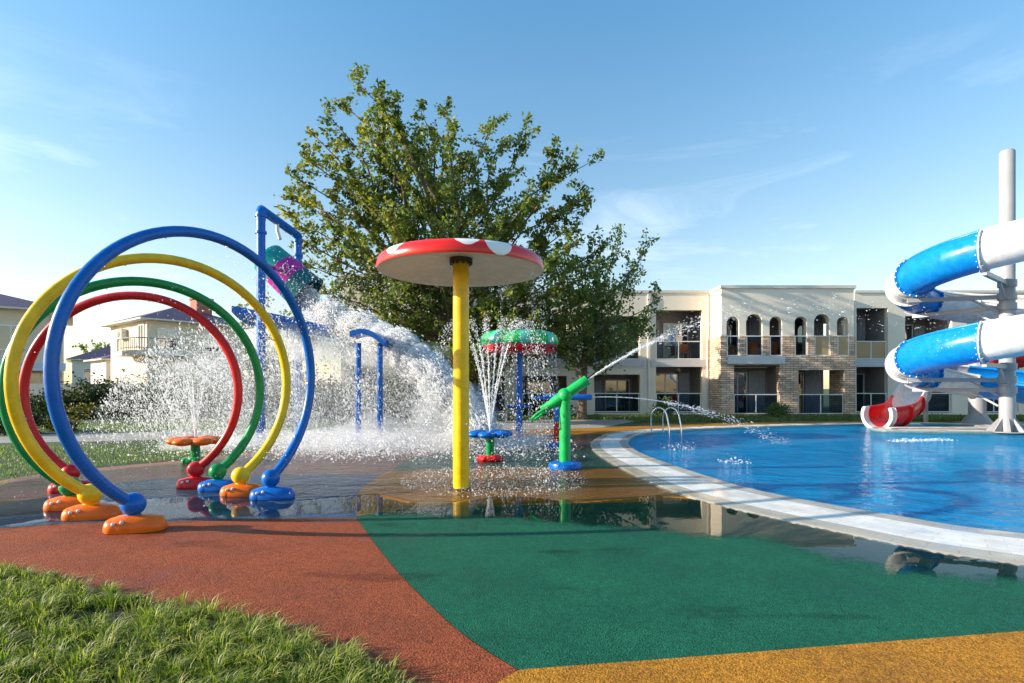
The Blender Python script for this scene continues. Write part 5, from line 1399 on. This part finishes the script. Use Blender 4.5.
def jets():
    g = 9.8
    def ballistic(p, v, n, t0, t1, spread, r, drag=0):
        tt = RNG.uniform(t0, t1, n); C = np.array(p)[None] + np.array(v)[None] * tt[:, None]; C[:, 2] -= .5 * g * tt ** 2
        C += RNG.normal(size=(n, 3)) * (spread[0] + spread[1] * (tt / t1))[:, None]
        vel = np.tile(np.array(v, float), (n, 1)); vel[:, 2] -= g * tt
        return C, vel
    # green cannon: solid core then scatter
    sp = 9.2; v = np.array(CGD) * sp; v[1] = -.1
    pts = [np.array(CG) + v * t - np.array([0, 0, .5 * g * t * t]) for t in np.linspace(0, .13, 12)]
    t = thing('cannon_jet', tuple(CG), 'thin white jet shooting up and right from the green cannon', 'water jet', 'jets from the cannons')
    MB().tube(pts, [.011 + .006 * i / 11 for i in range(12)], 8).build('jet_core', 'jet', t, 60)
    C1, V1 = ballistic(CG, v, 650, .02, .19, (.006, .022), 0); C2, V2 = ballistic(CG, v, 520, .18, .36, (.02, .09), 0); C3, V3 = ballistic(CG, v, 330, .34, .92, (.06, .16), 0); C2 = np.concatenate([C2, C3]); V2 = np.concatenate([V2, V3])
    C = np.concatenate([C1, C2]); k = C[:, 2] > .02; o = drops('jet_drops', C[k], rsize(k.sum(), .0042, .45), np.concatenate([V1, V2])[k] / 5, kind='stuff')
    o.parent = t; o.location = o.location - t.location
    v = np.array(CBD) * 9.5; v[2] = .35
    t = thing('cannon_jet', tuple(CB), 'flat clear jet shooting level toward the pool from the blue cannon', 'water jet', 'jets from the cannons')
    pts = [np.array(CB) + v * q - np.array([0, 0, .5 * g * q * q]) for q in np.linspace(0, .3, 12)]
    MB().tube(pts, [.010 + .006 * i / 11 for i in range(12)], 8).build('jet_core', 'jet', t, 60)
    C, V_ = ballistic(CB, v, 700, .2, .58, (.01, .08), 0); k = C[:, 2] > .03
    o = drops('jet_drops', C[k], rsize(k.sum(), .0055, .4), V_[k] / 5, kind='stuff'); o.parent = t; o.location = o.location - t.location
    # flower jets
    def fan(x, y, z, lab, n, vz, vr, cnt, name, rs):
        t = thing(name, (x, y, z), lab, 'water jet', 'water fans from the flowers'); Cs = []; Vs = []
        for i in range(n):
            a = 2 * PI * i / n + .3; v = np.array([vr * math.cos(a), vr * math.sin(a), vz]); tf = 2 * vz / g
            C, V_ = ballistic((x, y, z), v, cnt, 0, tf * .98, (.006, .06), 0); Cs.append(C); Vs.append(V_)
        C = np.concatenate(Cs); V_ = np.concatenate(Vs); k = C[:, 2] > .03
        o = drops('jet_drops', C[k], rsize(k.sum(), rs * .85, .4), V_[k] / 3, kind='stuff'); o.parent = t; o.location = o.location - t.location
        mb = MB()
        for i in range(n):
            a = 2 * PI * i / n + .3; v = np.array([vr * math.cos(a), vr * math.sin(a), vz]); mb.tube([np.array([x, y, z]) + v * q - np.array([0, 0, .5 * g * q * q]) for q in np.linspace(0, vz / g * .55, 8)], [.010 - .0008 * i_ for i_ in range(8)], 6)
        mb.build('jet_core', 'jet', t, 60)
    fan(FO[0], FO[1], .5, 'fan of thin jets rising from the orange flower fountain', 6, 5.4, .62, 420, 'fountain_fan', .006)
    fan(FB[0], FB[1], .62, 'fan of beaded jets rising from the blue flower fountain', 13, 6.6, 1.05, 330, 'fountain_fan', .006)
    # curtains of drips from the umbrella shower rims
    def curtain(cx, cy, zr, R, nst, lab, name, rs, angs=None):
        Cs = []
        for i in range(nst):
            a = RNG.uniform(0, 2 * PI) if angs is None else RNG.uniform(*angs)
            m = int(RNG.uniform(20, 70)); z = zr - (zr - .03) * RNG.random(m) ** 1.2
            rr = R + .05 * RNG.normal() + .12 * (1 - z / zr)
            Cs.append(np.stack([cx + rr * math.cos(a) + RNG.normal(0, .018, m), cy + rr * math.sin(a) + RNG.normal(0, .018, m), z], 1))
        C = np.concatenate(Cs); drops(name, C, rsize(len(C), rs, .4), np.tile([0, 0, -1.4], (len(C), 1)), kind='stuff')
    curtain(-.75, 8.24, 3.2, 1.17, 30, 'thin dripping threads falling from the rim of the mushroom shower', 'drip_curtain', .0036, (-.5, 1.25))
    curtain((519 - CX) / F * 17.1, 17.1, 2.6, 1.12, 46, 'dripping curtain around the rim of the watermelon umbrella', 'drip_curtain', .007)
    # splashes where the water lands
    def landing(x, y, R, n, lab, name, h=.12, rs=.009, z0=.03):
        a = RNG.uniform(0, 2 * PI, n); q = R * np.sqrt(RNG.random(n)); C = np.stack([x + q * np.cos(a), y + q * np.sin(a), z0 + RNG.exponential(h, n) * (1 - .5 * q / R)], 1)
        drops(name, C, rsize(n, rs, .5), None, kind='stuff')
    landing(-.3, 9.0, 1.5, 2600, 'low scatter of splashes on the wet ochre pad around the mushroom shower', 'landing_splash', .04, .0042)
    landing(4.2, 14.3, .5, 170, 'small splash in the pool near its left rim below the ladder', 'landing_splash', .07, .008, -.04)
    landing(4.6, 11.6, .35, 90, 'small splash in the middle of the pool left side', 'landing_splash', .05, .008, -.04)
    n = 420; s = RNG.random(n); C = np.stack([10.9 + 2.0 * s + RNG.normal(0, .08, n), 16.0 + .5 * s + RNG.normal(0, .12, n), np.abs(RNG.normal(0, .035, n)) - .04], 1)
    drops('landing_splash', C, rsize(n, .012, .5), None, kind='stuff')
    # rosy thin spray out of the hoops
    n = 2600; C = np.stack([RNG.normal(-4.1, 1.0, n), RNG.normal(7.6, .8, n), RNG.uniform(.05, 3.0, n)], 1)
    k = clumpy(C, 2.0, .9); C = C[k]; drops('hoop_spray_water', C, rsize(len(C), .0045, .4), None, kind='stuff')
jets()
